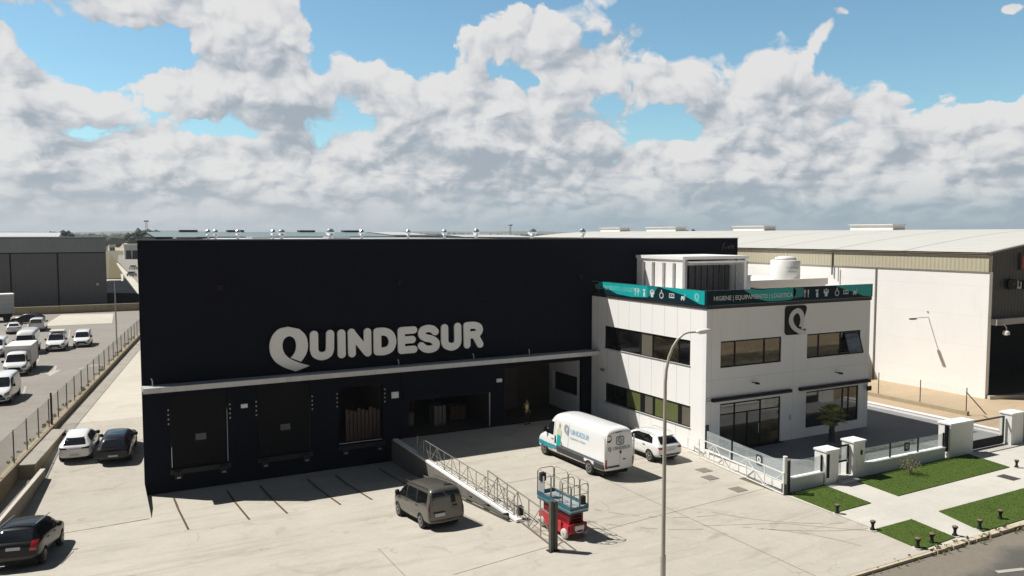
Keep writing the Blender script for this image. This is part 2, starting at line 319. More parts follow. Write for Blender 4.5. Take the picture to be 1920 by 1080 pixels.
M['trunk'] = mk('palm trunk', (.075, .06, .045), .9, 0, .3, 12, .6, 30)
M['tree'] = mk('distant foliage', (.045, .065, .035), .9, 0, .35, .08)
M['yellowish'] = mk('worn ochre paint', (.09, .055, .018), .7, 0, .2, 5)
M['marking'] = mk('white road paint', (.42, .39, .34), .7, 0, .12, 5)
M['red'] = mk('red enamel', (.48, .018, .03), .4, 0, .1, 4, coat=.3); M['darkred'] = mk('dark red steel', (.22, .012, .018), .5, 0, .2, 8)
M['toeboard'] = mk('blue green steel', (.025, .13, .17), .5, 0, .15, 6); M['platform'] = mk('grey platform plate', (.42, .44, .45), .5, .3, .15, 8)
M['tyre'] = mk('tyre', (.016, .016, .016), .85, 0, .15, 10); M['rim'] = mk('alloy', (.42, .42, .42), .3, .8, .05, 8); M['whitetyre'] = mk('non marking tyre', (.55, .53, .48), .8, 0, .1, 9)
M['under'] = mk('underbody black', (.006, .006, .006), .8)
M['lamp_red'] = mk('tail lamp red', (.35, .012, .015), .2, 0, .1, 9, coat=.8); M['lamp_clear'] = mk('head lamp', (.35, .36, .37), .1, .3, .3, 12, coat=.8); M['lamp_dark'] = mk('smoked lamp', (.04, .012, .014), .15, 0, .1, 9, coat=.8)
M['plate'] = mk('number plate', (.55, .56, .56), .5, 0, .12, 25)
M['carglass'] = mk_glass('car glass', (.008, .009, .010), .07)
M['trim'] = mk('grey plastic trim', (.045, .046, .048), .6, 0, .1, 6)
M['hivis'] = mk('hi-vis fabric', (.80, .85, .22), .7, 0, .1, 9); M['cloth_dark'] = mk('dark trousers', (.02, .022, .03), .9, 0, .2, 9)
M['skin'] = mk('skin', (.36, .21, .15), .6, 0, .05, 9); M['hair'] = mk('dark hair', (.02, .015, .01), .8)
M['goods'] = mk('cardboard', (.15, .09, .045), .8, 0, .2, 1.5); M['wrap'] = mk('shrink wrap', (.16, .14, .125), .4, 0, .2, 2); M['orange'] = mk('orange rack beam', (.35, .09, .015), .5)
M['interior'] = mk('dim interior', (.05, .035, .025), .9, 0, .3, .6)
M['signred'] = mk('red sign face', (.35, .025, .03), .5); M['silver'] = mk('bright metal', (.75, .76, .77), .25, .9, .03)
M['tank'] = mk('white tank', (.70, .69, .66), .6, 0, .06, 1.2, dirt=.2)
def paint(n, c, r=.28, metal=0): return mk(n, c, r, metal, .02, 3, coat=.6)

# ================================================================== geometry helpers
class MB:
    def __init__(s): s.v = []; s.f = []
    def add(s, vs, fs):
        o = len(s.v); s.v += [tuple(p) for p in vs]; s.f += [tuple(i + o for i in f) for f in fs]; return s
    def box(s, x0, x1, y0, y1, z0, z1):
        if x0 > x1: x0, x1 = x1, x0
        if y0 > y1: y0, y1 = y1, y0
        if z0 > z1: z0, z1 = z1, z0
        return s.add([(x, y, z) for z in (z0, z1) for y in (y0, y1) for x in (x0, x1)], [(0, 2, 3, 1), (4, 5, 7, 6), (0, 1, 5, 4), (2, 6, 7, 3), (0, 4, 6, 2), (1, 3, 7, 5)])
    def prism(s, poly, z0, z1):      # polygon in plan, extruded up; z0/z1 numbers
        n = len(poly); a = sum(poly[i][0] * poly[(i + 1) % n][1] - poly[(i + 1) % n][0] * poly[i][1] for i in range(n))
        if a < 0: poly = poly[::-1]
        return s.add([(p[0], p[1], z0) for p in poly] + [(p[0], p[1], z1) for p in poly], [tuple(range(n))[::-1], tuple(range(n, 2 * n))] + [(i, (i + 1) % n, n + (i + 1) % n, n + i) for i in range(n)])
    def bar(s, p, q, w, h=None):     # square bar between two points
        p = Vector(p); q = Vector(q); h = h or w; d = (q - p).normalized(); up = Vector((0, 0, 1)) if abs(d.z) < .95 else Vector((0, 1, 0))
        a = d.cross(up).normalized() * (w / 2); b = a.cross(d).normalized() * (h / 2)
        vs = [c + i * a + j * b for c in (p, q) for i, j in ((-1, -1), (1, -1), (1, 1), (-1, 1))]
        return s.add(vs, [(0, 1, 2, 3), (7, 6, 5, 4), (0, 4, 5, 1), (1, 5, 6, 2), (2, 6, 7, 3), (3, 7, 4, 0)])
    def tube(s, pts, r, seg=8, caps=True):
        pts = [Vector(p) for p in pts]; rs = r if isinstance(r, (list, tuple)) else [r] * len(pts); o = len(s.v)
        ref = Vector((0, 0, 1)) if abs((pts[1] - pts[0]).normalized().z) < .9 else Vector((0, 1, 0))
        for i, p in enumerate(pts):
            d = (pts[min(i + 1, len(pts) - 1)] - pts[max(i - 1, 0)]).normalized(); a = d.cross(ref)
            if a.length < 1e-4: a = d.cross(Vector((1, 0, 0)))
            a.normalize(); b = d.cross(a); s.v += [tuple(p + (a * math.cos(t) + b * math.sin(t)) * rs[i]) for t in (2 * math.pi * k / seg for k in range(seg))]
        for i in range(len(pts) - 1):
            for k in range(seg): s.f.append((o + i * seg + k, o + i * seg + (k + 1) % seg, o + (i + 1) * seg + (k + 1) % seg, o + (i + 1) * seg + k))
        if caps: s.f.append(tuple(o + k for k in range(seg))[::-1]); s.f.append(tuple(o + (len(pts) - 1) * seg + k for k in range(seg)))
        return s
    def lathe(s, prof, c=(0, 0, 0), axis='z', seg=20):  # prof [(r,h)]
        o = len(s.v)
        for r, h in prof:
            for k in range(seg):
                t = 2 * math.pi * k / seg; a, b = r * math.cos(t), r * math.sin(t)
                s.v.append({'z': (c[0] + a, c[1] + b, c[2] + h), 'x': (c[0] + h, c[1] + a, c[2] + b), 'y': (c[0] + b, c[1] + h, c[2] + a)}[axis])
        for i in range(len(prof) - 1):
            for k in range(seg): s.f.append((o + i * seg + k, o + i * seg + (k + 1) % seg, o + (i + 1) * seg + (k + 1) % seg, o + (i + 1) * seg + k))
        s.f.append(tuple(o + k for k in range(seg))[::-1]); s.f.append(tuple(o + (len(prof) - 1) * seg + k for k in range(seg))); return s
    def build(s, name, mat, parent=None, local=False, smooth=False, sub=None, kind=None, bevel=0):
        me = bpy.data.meshes.new(name); off = BASE.get(parent.name, Vector()) if parent and not local else Vector()
        me.from_pydata([(v[0] - off.x, v[1] - off.y, v[2] - off.z) for v in s.v], [], s.f); me.update(); me.validate()
        bm = bmesh.new(); bm.from_mesh(me); bmesh.ops.recalc_face_normals(bm, faces=bm.faces[:])
        if bevel: bmesh.ops.bevel(bm, geom=[e for e in bm.edges if e.is_manifold and e.calc_face_angle(0) > .5], offset=bevel, segments=2, affect='EDGES', clamp_overlap=True)
        bm.to_mesh(me); bm.free()
        if mat: me.materials.append(mat)
        if smooth: me.shade_smooth()
        o = bpy.data.objects.new(name, me); COL.objects.link(o)
        if parent: o.parent = parent; BASE[o.name] = off
        else: BASE[o.name] = Vector()
        if sub:
            md = o.modifiers.new('s', 'SUBSURF'); md.levels = md.render_levels = sub
        if kind: o['kind'] = kind
        return o
BASE = {}
def thing(name, label, cat, loc=(0, 0, 0), rz=0, group=None):
    loc = tuple(loc) if len(loc) == 3 else (loc[0], loc[1], 0.0)
    o = bpy.data.objects.new(name, None); COL.objects.link(o); o.empty_display_size = .3
    o.location = loc; o.rotation_euler = (0, 0, rz); o['label'] = label; o['category'] = cat
    if group: o['group'] = group
    BASE[o.name] = Vector(loc); return o
def tag(o, label, cat, group=None):
    o['label'] = label; o['category'] = cat
    if group: o['group'] = group
    return o
def dup(root, loc=None, rz=None, label=None, group=None):
    r = root.copy(); COL.objects.link(r)
    if loc is not None: r.location = loc
    if rz is not None: r.rotation_euler = (0, 0, rz)
    if label: r['label'] = label
    if group: r['group'] = group
    for ch in list(root.children):
        c = ch.copy(); COL.objects.link(c); c.parent = r
        for g in list(ch.children):
            d = g.copy(); COL.objects.link(d); d.parent = c
    return r
def wall_holes(mb, axis, c, th, u0, u1, z0, z1, holes):
    """wall slab with real openings. axis 'y': plane y=c (front), body to c+th; u = x.  axis 'x': plane x=c, u = y"""
    us = sorted({u0, u1, *[h[i] for h in holes for i in (0, 1)]}); zs = sorted({z0, z1, *[h[i] for h in holes for i in (2, 3)]})
    us = [u for u in us if u0 <= u <= u1]; zs = [z for z in zs if z0 <= z <= z1]
    P = (lambda u, w, z: (u, w, z)) if axis == 'y' else (lambda u, w, z: (w, u, z))
    solid = {}
    for i in range(len(us) - 1):
        for j in range(len(zs) - 1):
            mu, mz = (us[i] + us[i + 1]) / 2, (zs[j] + zs[j + 1]) / 2
            solid[i, j] = not any(h[0] < mu < h[1] and h[2] < mz < h[3] for h in holes)
    for (i, j), sd in solid.items():
        if not sd: continue
        a, b, z, t = us[i], us[i + 1], zs[j], zs[j + 1]
        for w in (c, c + th): mb.add([P(a, w, z), P(b, w, z), P(b, w, t), P(a, w, t)], [(0, 1, 2, 3)])
        for di, dj, q in ((-1, 0, (a, a, z, t)), (1, 0, (b, b, z, t)), (0, -1, (a, b, z, z)), (0, 1, (a, b, t, t))):
            if not solid.get((i + di, j + dj), False):
                A, B_, C_, D_ = q
                mb.add([P(A, c, C_), P(B_, c, D_) if C_ != D_ or A != B_ else None, P(B_, c + th, D_), P(A, c + th, C_)], [(0, 1, 2, 3)])
    bmw = bmesh.new()
    vs = [bmw.verts.new(v) for v in mb.v]
    for f in mb.f: bmw.faces.new([vs[k] for k in f])
    bmesh.ops.remove_doubles(bmw, verts=bmw.verts[:], dist=1e-4)
    bmw.verts.index_update(); mb.v = [tuple(v.co) for v in bmw.verts]; mb.f = [tuple(v.index for v in f.verts) for f in bmw.faces]; bmw.free()
    return mb

# ---- 2D shapes: union of thick strokes / polygons traced as contours (for the sign letters)
def contour(sd, x0, x1, y0, y1, res):
    nx, ny = int((x1 - x0) / res) + 2, int((y1 - y0) / res) + 2
    g = [[sd(x0 + i * res, y0 + j * res) for i in range(nx)] for j in range(ny)]
    seg = {}
    def pt(i, j, k, l):
        if (i, j) > (k, l): i, j, k, l = k, l, i, j
        a, b = g[j][i], g[l][k]; t = a / (a - b); return (round(x0 + (i + (k - i) * t) * res, 5), round(y0 + (j + (l - j) * t) * res, 5))
    for j in range(ny - 1):
        for i in range(nx - 1):
            c = [(i, j), (i + 1, j), (i + 1, j + 1), (i, j + 1)]; ins = [g[q][p] < 0 for p, q in c]
            if all(ins) or not any(ins): continue
            cr = [(k, pt(*c[k], *c[(k + 1) % 4])) for k in range(4) if ins[k] != ins[(k + 1) % 4]]
            outs = [p for k, p in cr if ins[k]]; ins_ = [p for k, p in cr if not ins[k]]
            for a, b in zip(outs, ins_): seg[a] = b
    loops = []
    while seg:
        st = next(iter(seg)); lp = [st]; cur = seg.pop(st)
        while cur != st and cur in seg: lp.append(cur); cur = seg.pop(cur)
        if len(lp) > 4: loops.append(lp)
    return loops
def seg_sd(p, a, b):
    ax, ay = a; bx, by = b; dx, dy = bx - ax, by - ay; t = max(0, min(1, ((p[0] - ax) * dx + (p[1] - ay) * dy) / max(dx * dx + dy * dy, 1e-9)))
    return math.hypot(p[0] - ax - t * dx, p[1] - ay - t * dy)
def catmull(pts, closed=False, n=6):
    out = []; N = len(pts)
    rng = range(N) if closed else range(N - 1)
    for i in rng:
        p0, p1, p2, p3 = (pts[(i + k) % N] if closed else pts[max(0, min(N - 1, i + k))] for k in (-1, 0, 1, 2))
        for k in range(n):
            t = k / n; out.append(tuple(.5 * (2 * b + (-a + c) * t + (2 * a - 5 * b + 4 * c - d) * t * t + (-a + 3 * b - 3 * c + d) * t ** 3) for a, b, c, d in zip(p0, p1, p2, p3)))
    if not closed: out.append(pts[-1])
    return out
def curve_mesh(loops, extrude, bevel=0):
    cu = bpy.data.curves.new('tmp', 'CURVE'); cu.dimensions = '2D'; cu.fill_mode = 'BOTH'; cu.extrude = extrude; cu.bevel_depth = bevel; cu.bevel_resolution = 1
    for lp in loops:
        sp = cu.splines.new('POLY'); sp.points.add(len(lp) - 1)
        for k, p in enumerate(lp): sp.points[k].co = (p[0], p[1], 0, 1)
        sp.use_cyclic_u = True
    return _to_mesh(cu)
def _to_mesh(cu):
    o = bpy.data.objects.new('tmp', cu); COL.objects.link(o); dg = bpy.context.evaluated_depsgraph_get(); dg.update()
    me = o.evaluated_get(dg).to_mesh(); v = [tuple(x.co) for x in me.vertices]; f = [tuple(p.vertices) for p in me.polygons]
    o.evaluated_get(dg).to_mesh_clear(); bpy.data.objects.remove(o); bpy.data.curves.remove(cu); return v, f
def text2d(s, size, bold=0, extrude=0, align='CENTER', spacing=1):
    cu = bpy.data.curves.new('tmp', 'FONT'); cu.body = s; cu.size = size; cu.offset = bold; cu.extrude = extrude; cu.align_x = align; cu.align_y = 'CENTER'; cu.space_character = spacing; cu.resolution_u = 3
    return _to_mesh(cu)
def put2d(vf, fn):   # map a flat mesh through fn(x,y,z)->point
    m = MB(); m.add([fn(*p) for p in vf[0]], vf[1]); return m

# ================================================================== vehicles
def lerp_tab(tab, y):
    if y <= tab[0][0]: return tab[0][1]
    for (a, p), (b, q) in zip(tab, tab[1:]):
        if y <= b: return p + (q - p) * (y - a) / max(b - a, 1e-6)
    return tab[-1][1]
def decal(bvh, poly, axis, sgn, off=.006, step=.12):
    """patch of the body surface under a 2D outline: sheet that follows the body"""
    bd = []
    for i in range(len(poly)):
        a, b = Vector(poly[i]), Vector(poly[(i + 1) % len(poly)]); n = max(1, int((b - a).length / step))
        bd += [a + (b - a) * k / n for k in range(n)]
    nb = len(bd); xs = [p.x for p in bd]; ys = [p.y for p in bd]; pts = list(bd)
    x = min(xs) + step / 2
    while x < max(xs):
        y = min(ys) + step / 2
        while y < max(ys): pts.append(Vector((x, y))); y += step
        x += step
    v, e, f, *_ = delaunay_2d_cdt(pts, [(i, (i + 1) % nb) for i in range(nb)], [list(range(nb))], 1, 1e-5)
    return project(bvh, [(p.x, p.y, 0) for p in v], f, axis, sgn, off)
def project(bvh, vs, fs, axis, sgn, off=.006):
    mb = MB(); idx = {}
    out = []
    for p in vs:
        a, b = p[0], p[1]
        if axis == 'x': o, d = Vector((sgn * 6, a, b)), Vector((-sgn, 0, 0))
        elif axis == 'y': o, d = Vector((a, sgn * 12, b)), Vector((0, -sgn, 0))
        else: o, d = Vector((a, b, 8)), Vector((0, 0, -1))
        h = bvh.ray_cast(o, d)
        out.append(None if h[0] is None or (h[0] - o).length > 20 else h[0] - d * off + h[1] * off * .5)
    for f in fs:
        if all(out[k] is not None for k in f):
            q = []
            for k in f:
                if k not in idx: idx[k] = len(mb.v); mb.v.append(tuple(out[k]))
                q.append(idx[k])
            mb.f.append(tuple(q))
    return mb
def wheel_parts(root, x, y, r, w, tyre='tyre', rim='rim', spokes=5):
    sg = 1 if x > 0 else -1
    t = MB().lathe([(r * .60, -w / 2), (r * .93, -w / 2), (r, -w * .32), (r, w * .32), (r * .93, w / 2), (r * .60, w / 2)], (x, y, r), 'x', 24).build('wheel', M[tyre], root, True, True)
    m = MB(); xo = x + sg * w * .40
    m.lathe([(r * .64, -.012), (r * .66, .012)], (xo + sg * .02, y, r), 'x', 24) if False else None
    # rim ring and spokes
    for k in range(24):
        a0, a1 = 2 * math.pi * k / 24, 2 * math.pi * (k + 1) / 24
        q = [(xo + sg * .03, y + math.cos(a) * rr, r + math.sin(a) * rr) for a in (a0, a1) for rr in (r * .54, r * .66)]
        m.add(q, [(0, 1, 3, 2)])
    for k in range(spokes):
        a = 2 * math.pi * k / spokes + .3; ca, sa = math.cos(a), math.sin(a)
        m.bar((xo + sg * .015, y + ca * r * .08, r + sa * r * .08), (xo + sg * .02, y + ca * r * .60, r + sa * r * .60), r * (.20 if spokes < 8 else .12), .03)
    m.lathe([(r * .14, -.02), (r * .12, .02)], (xo + sg * .02, y, r), 'x', 10)
    m.build('rim', M[rim], t, True)
    MB().lathe([(r * .58, -.01), (r * .58, .01)], (xo - sg * .03, y, r), 'x', 20).build('dark_backing', M['under'], t, True)  # black disc stands in for the shade between the spokes
def car(name, label, cat, loc, rz, S, body, group=None, detail=2, extras=None):
    L, Wd = S['L'], S['W']; tab = S
    root = thing(name, label, cat, loc, rz, group)
    ys = S['ys']; vs = []; rings = 17
    for y in ys:
        zb, zs, zr, w, wr = (lerp_tab(tab[k], y) for k in ('zb', 'zs', 'zr', 'w', 'wr'))
        h = max(zr - zs, .04)
        half = [(0, zb), (w * .72, zb), (w * .95, zb + .07), (w * 1.0, zb + (zs - zb) * .38), (w * .985, zs - (zs - zb) * .12), (w * .955, zs + min(.02, h * .2)), (wr, zs + h * .82), (wr * .82, zs + h * .975), (0, zs + h * 1.0 + .012)]
        ring = half + [(-x, z) for x, z in half[-2:0:-1]]
        vs += [(x, y - L / 2, z) for x, z in ring]
    n = len(ys); k = 16
    fs = [(i * k + j, i * k + (j + 1) % k, (i + 1) * k + (j + 1) % k, (i + 1) * k + j) for i in range(n - 1) for j in range(k)]
    for base_, rev in ((0, False), ((n - 1) * k, True)):     # caps as quads across the ring
        c = [base_ + j for j in range(k)]
        q = [(c[0], c[1], c[15]), (c[1], c[2], c[14], c[15]), (c[2], c[3], c[13], c[14]), (c[3], c[4], c[12], c[13]), (c[4], c[5], c[11], c[12]), (c[5], c[6], c[10], c[11]), (c[6], c[7], c[9], c[10]), (c[7], c[8], c[9])]
        fs += q
    me = bpy.data.meshes.new('body'); me.from_pydata(vs, [], fs); bm = bmesh.new(); bm.from_mesh(me); bmesh.ops.recalc_face_normals(bm, faces=bm.faces[:]); bm.to_mesh(me); bm.free()
    o = bpy.data.objects.new('body', me); COL.objects.link(o)
    sd = o.modifiers.new('s', 'SUBSURF'); sd.levels = 2
    r = S['wr_']; cut = MB()
    for sy in S['axles']:
        for sx in (-1, 1): cut.lathe([(r * 1.17, -.24), (r * 1.17, .24)], (sx * (Wd / 2 - .10), sy - L / 2, r * 1.02), 'x', 24)
    dg = bpy.context.evaluated_depsgraph_get(); dg.update(); ev = bpy.data.meshes.new_from_object(o.evaluated_get(dg)); full = ev.copy()
    co = cut.build('cut', None)
    o.modifiers.clear(); o.data = ev; bo = o.modifiers.new('b', 'BOOLEAN'); bo.object = co; bo.operation = 'DIFFERENCE'; bo.solver = 'EXACT'
    dg.update(); fin = bpy.data.meshes.new_from_object(o.evaluated_get(dg)); o.modifiers.clear(); o.data = fin
    bpy.data.objects.remove(co)
    fin.materials.clear(); fin.materials.append(body); fin.shade_smooth()
    for p in fin.polygons: p.material_index = 0
    try: fin.set_sharp_from_angle(angle=R(38))
    except Exception: pass
    o.parent = root; BASE[o.name] = Vector()
    bv = BVHTree.FromPolygons([v.co[:] for v in full.vertices], [p.vertices[:] for p in full.polygons])
    H = L / 2
    def side(poly, nm, mat, off=.006, both=(-1, 1), st=.12, par=None):
        for sg in both:
            d = decal(bv, [(p[0] - H, p[1]) for p in poly], 'x', sg, off, st)
            if d.f: d.build(nm, M[mat] if isinstance(mat, str) else mat, par or root, True, True)
    def end(poly, nm, mat, sgn=-1, off=.006, mirror=False, st=.1):
        for ps in ([poly, [(-x, z) for x, z in poly]] if mirror else [poly]):
            d = decal(bv, ps, 'y', sgn, off, st)
            if d.f: d.build(nm, M[mat] if isinstance(mat, str) else mat, root, True, True)
    def top(poly, nm, mat, off=.006, st=.15):
        d = decal(bv, [(x, y - H) for x, y in poly], 'z', 1, off, st)
        if d.f: d.build(nm, M[mat] if isinstance(mat, str) else mat, root, True, True)
    for p in S.get('windows', []): side(p, 'side_window', 'carglass')
    for p in S.get('sills', []): side(p, 'side_trim', 'trim', .004)
    if 'rear_glass' in S: end(S['rear_glass'], 'rear_window', 'carglass')
    if 'screen' in S:
        end(S['screen'], 'windscreen', 'carglass', 1)
    if 'rbump' in S: end(S['rbump'], 'rear_bumper', 'trim', -1, .008)
    if 'fbump' in S: end(S['fbump'], 'front_bumper', 'trim', 1, .008)
    if 'grille' in S: end(S['grille'], 'grille', 'black', 1, .012)
    if 'tail' in S: end(S['tail'], 'taillight', S.get('tailmat', 'lamp_red'), -1, .01, True, .06)
    if 'head' in S: end(S['head'], 'headlight', 'lamp_clear', 1, .014, True, .06)
    if 'rplate' in S: end(S['rplate'], 'number_plate', 'plate', -1, .02)
    if 'fplate' in S: end(S['fplate'], 'number_plate', 'plate', 1, .02)
    if 'seams' in S:
        for p in S['seams']: side(p, 'door_gap', 'black', .003, st=.3)
    mz, my, mw = S['mirror']
    for sg in (-1, 1):
        m = MB(); x0 = sg * (Wd / 2 - .06)
        m.box(x0, x0 + sg * .2, my - H - .05, my - H + .08, mz - .09, mz + .10 * S.get('mh', 1)).build('mirror', M[S.get('mmat', 'black')], root, True, True, bevel=.03)
    for hy, hz in S.get('handles', []):
        for sg in (-1, 1):
            h = bv.ray_cast(Vector((sg * 6, hy - H, hz)), Vector((-sg, 0, 0)))[0]
            if h: MB().box(h.x - .01, h.x + sg * .03, hy - H - .1, hy - H + .1, hz - .015, hz + .02).build('door_handle', M['trim'], root, True)
    for sy in S['axles']:
        for sx in (-1, 1): wheel_parts(root, sx * (Wd / 2 - .13), sy - H, r, .22, spokes=S.get('spokes', 5))
    MB().box(-Wd / 2 + .2, Wd / 2 - .2, -H + .35, H - .4, .2, .5).build('underbody', M['under'], root, True)
    if extras: extras(root, bv, side, end, top, H)
    return root

def R2(tab, s=1): return tab
SPR = dict(L=6.9, W=2.02, wr_=.36, axles=(1.45, 5.95), ys=[0, .05, .14, .35, 1.0, 2.2, 3.6, 4.7, 5.1, 5.45, 5.75, 6.05, 6.3, 6.6, 6.8, 6.9],
    zr=[(0, 2.50), (.05, 2.62), (.14, 2.70), (.35, 2.75), (4.6, 2.76), (5.1, 2.64), (5.45, 2.30), (6.05, 1.42), (6.3, 1.28), (6.6, 1.16), (6.8, .98), (6.9, .78)],
    zs=[(0, 1.25), (5.45, 1.3), (6.05, 1.22), (6.3, 1.12), (6.6, 1.0), (6.8, .8), (6.9, .6)], zb=[(0, .5), (.35, .38), (6.3, .30), (6.9, .36)],
    w=[(0, .96), (.05, .99), (.3, 1.01), (6.0, 1.0), (6.6, .93), (6.8, .82), (6.9, .7)], wr=[(0, .84), (.1, .87), (.3, .885), (4.7, .885), (5.45, .80), (6.05, .84), (6.6, .8), (6.9, .6)],
    windows=[[(5.0, 1.40), (5.92, 1.40), (5.80, 1.66), (5.42, 2.12), (5.0, 2.16)]], screen=[(-.80, 1.42), (.80, 1.42), (.74, 2.24), (-.74, 2.24)],
    sills=[[(.05, .62), (1.0, .62), (1.0, .84), (.05, .84)], [(1.9, .62), (5.4, .62), (5.4, .84), (1.9, .84)]], rbump=[(-.98, .36), (.98, .36), (.98, .52), (-.98, .52)], fbump=[(-.9, .3), (.9, .3), (.9, .56), (-.9, .56)], grille=[(-.5, .72), (.5, .72), (.42, .98), (-.42, .98)],
    tail=[(.83, .62), (.965, .62), (.965, 1.12), (.85, 1.12)], head=[(.55, .78), (.9, .78), (.86, 1.06), (.55, .96)], mirror=(1.55, 5.72, 0), mh=2.4, handles=[(5.05, 1.18)],
    seams=[[(4.86, .55), (4.875, .55), (4.875, 2.3), (4.86, 2.3)], [(3.45, .55), (3.465, .55), (3.465, 2.4), (3.45, 2.4)]])
SUV = dict(L=4.45, W=1.84, wr_=.34, axles=(.85, 3.52), ys=[0, .05, .16, .4, .62, 1.0, 1.6, 2.3, 2.75, 3.15, 3.45, 3.9, 4.2, 4.38, 4.45],
    zr=[(0, .88), (.05, 1.0), (.16, 1.08), (.4, 1.36), (.62, 1.53), (1.0, 1.59), (2.0, 1.60), (2.75, 1.5), (3.15, 1.22), (3.45, 1.04), (3.9, .98), (4.2, .90), (4.38, .76), (4.45, .62)],
    zs=[(0, .84), (.16, 1.0), (.62, 1.06), (2.3, 1.0), (3.15, .96), (3.9, .90), (4.2, .82), (4.45, .58)], zb=[(0, .42), (.3, .30), (3.9, .27), (4.45, .38)],
    w=[(0, .74), (.05, .82), (.2, .89), (.6, .92), (3.7, .91), (4.2, .84), (4.38, .72), (4.45, .62)], wr=[(0, .66), (.2, .70), (.4, .66), (.62, .63), (1.6, .66), (2.75, .66), (3.2, .74), (4.0, .74), (4.45, .5)],
    windows=[[(.62, 1.09), (2.95, 1.05), (2.62, 1.36), (2.2, 1.47), (1.2, 1.49), (.80, 1.38)]], rear_glass=[(-.62, 1.10), (.62, 1.10), (.56, 1.46), (-.56, 1.46)], screen=[(-.70, 1.08), (.70, 1.08), (.60, 1.50), (-.60, 1.50)],
    sills=[[(.05, .3), (.45, .3), (.45, .44), (.05, .46)], [(1.3, .28), (3.05, .28), (3.05, .42), (1.3, .42)]], rbump=[(-.84, .30), (.84, .30), (.80, .56), (-.80, .56)], fbump=[(-.8, .3), (.8, .3), (.8, .5), (-.8, .5)], grille=[(-.3, .6), (.3, .6), (.3, .8), (-.3, .8)],
    tail=[(.50, .86), (.80, .84), (.84, .96), (.52, .95)], head=[(.5, .68), (.82, .68), (.8, .82), (.5, .8)], rplate=[(-.26, .72), (.26, .72), (.26, .83), (-.26, .83)], mirror=(1.06, 2.75, 0), handles=[(1.35, .92), (2.3, .9)],
    seams=[[(1.95, .45), (1.965, .45), (1.965, 1.45), (1.95, 1.45)], [(3.0, .45), (3.015, .45), (3.0, 1.0), (2.985, 1.0)]])
MPV = dict(L=4.97, W=1.98, wr_=.33, axles=(1.0, 3.95), ys=[0, .04, .12, .3, .8, 1.6, 2.6, 3.1, 3.5, 3.9, 4.2, 4.55, 4.8, 4.93, 4.97],
    zr=[(0, 1.55), (.04, 1.74), (.12, 1.88), (.3, 1.95), (.8, 1.97), (2.6, 1.96), (3.1, 1.88), (3.5, 1.62), (3.9, 1.30), (4.2, 1.14), (4.55, 1.05), (4.8, .90), (4.97, .68)],
    zs=[(0, 1.02), (.3, 1.08), (3.5, 1.06), (4.2, 1.02), (4.55, .95), (4.8, .8), (4.97, .6)], zb=[(0, .36), (.3, .28), (4.5, .26), (4.97, .34)],
    w=[(0, .93), (.04, .96), (.2, .985), (4.2, .985), (4.6, .9), (4.8, .82), (4.97, .7)], wr=[(0, .82), (.1, .83), (.4, .82), (3.1, .80), (3.9, .82), (4.4, .8), (4.97, .6)],
    windows=[[(.28, 1.14), (1.5, 1.14), (1.5, 1.72), (.32, 1.72)], [(1.58, 1.14), (2.75, 1.14), (2.75, 1.72), (1.58, 1.72)], [(2.85, 1.14), (3.95, 1.12), (3.55, 1.50), (3.25, 1.70), (2.85, 1.72)]],
    rear_glass=[(-.74, 1.20), (.74, 1.20), (.70, 1.74), (-.70, 1.74)], screen=[(-.76, 1.16), (.76, 1.16), (.70, 1.78), (-.70, 1.78)],
    sills=[], rbump=[(-.92, .30), (.92, .30), (.90, .50), (-.90, .50)], fbump=[(-.9, .3), (.9, .3), (.9, .5), (-.9, .5)], grille=[(-.5, .62), (.5, .62), (.45, .85), (-.45, .85)],
    tail=[(.84, .66), (.93, .66), (.93, 1.35), (.86, 1.35)], tailmat='lamp_dark', head=[(.55, .8), (.85, .8), (.82, 1.0), (.55, .94)], rplate=[(-.62, .66), (-.10, .66), (-.10, .80), (-.62, .80)], mirror=(1.2, 3.75, 0), mh=1.6, handles=[(1.45, 1.02), (2.75, 1.02)],
    seams=[[(1.52, .4), (1.535, .4), (1.535, 1.75), (1.52, 1.75)], [(2.79, .4), (2.805, .4), (2.805, 1.75), (2.79, 1.75)]])
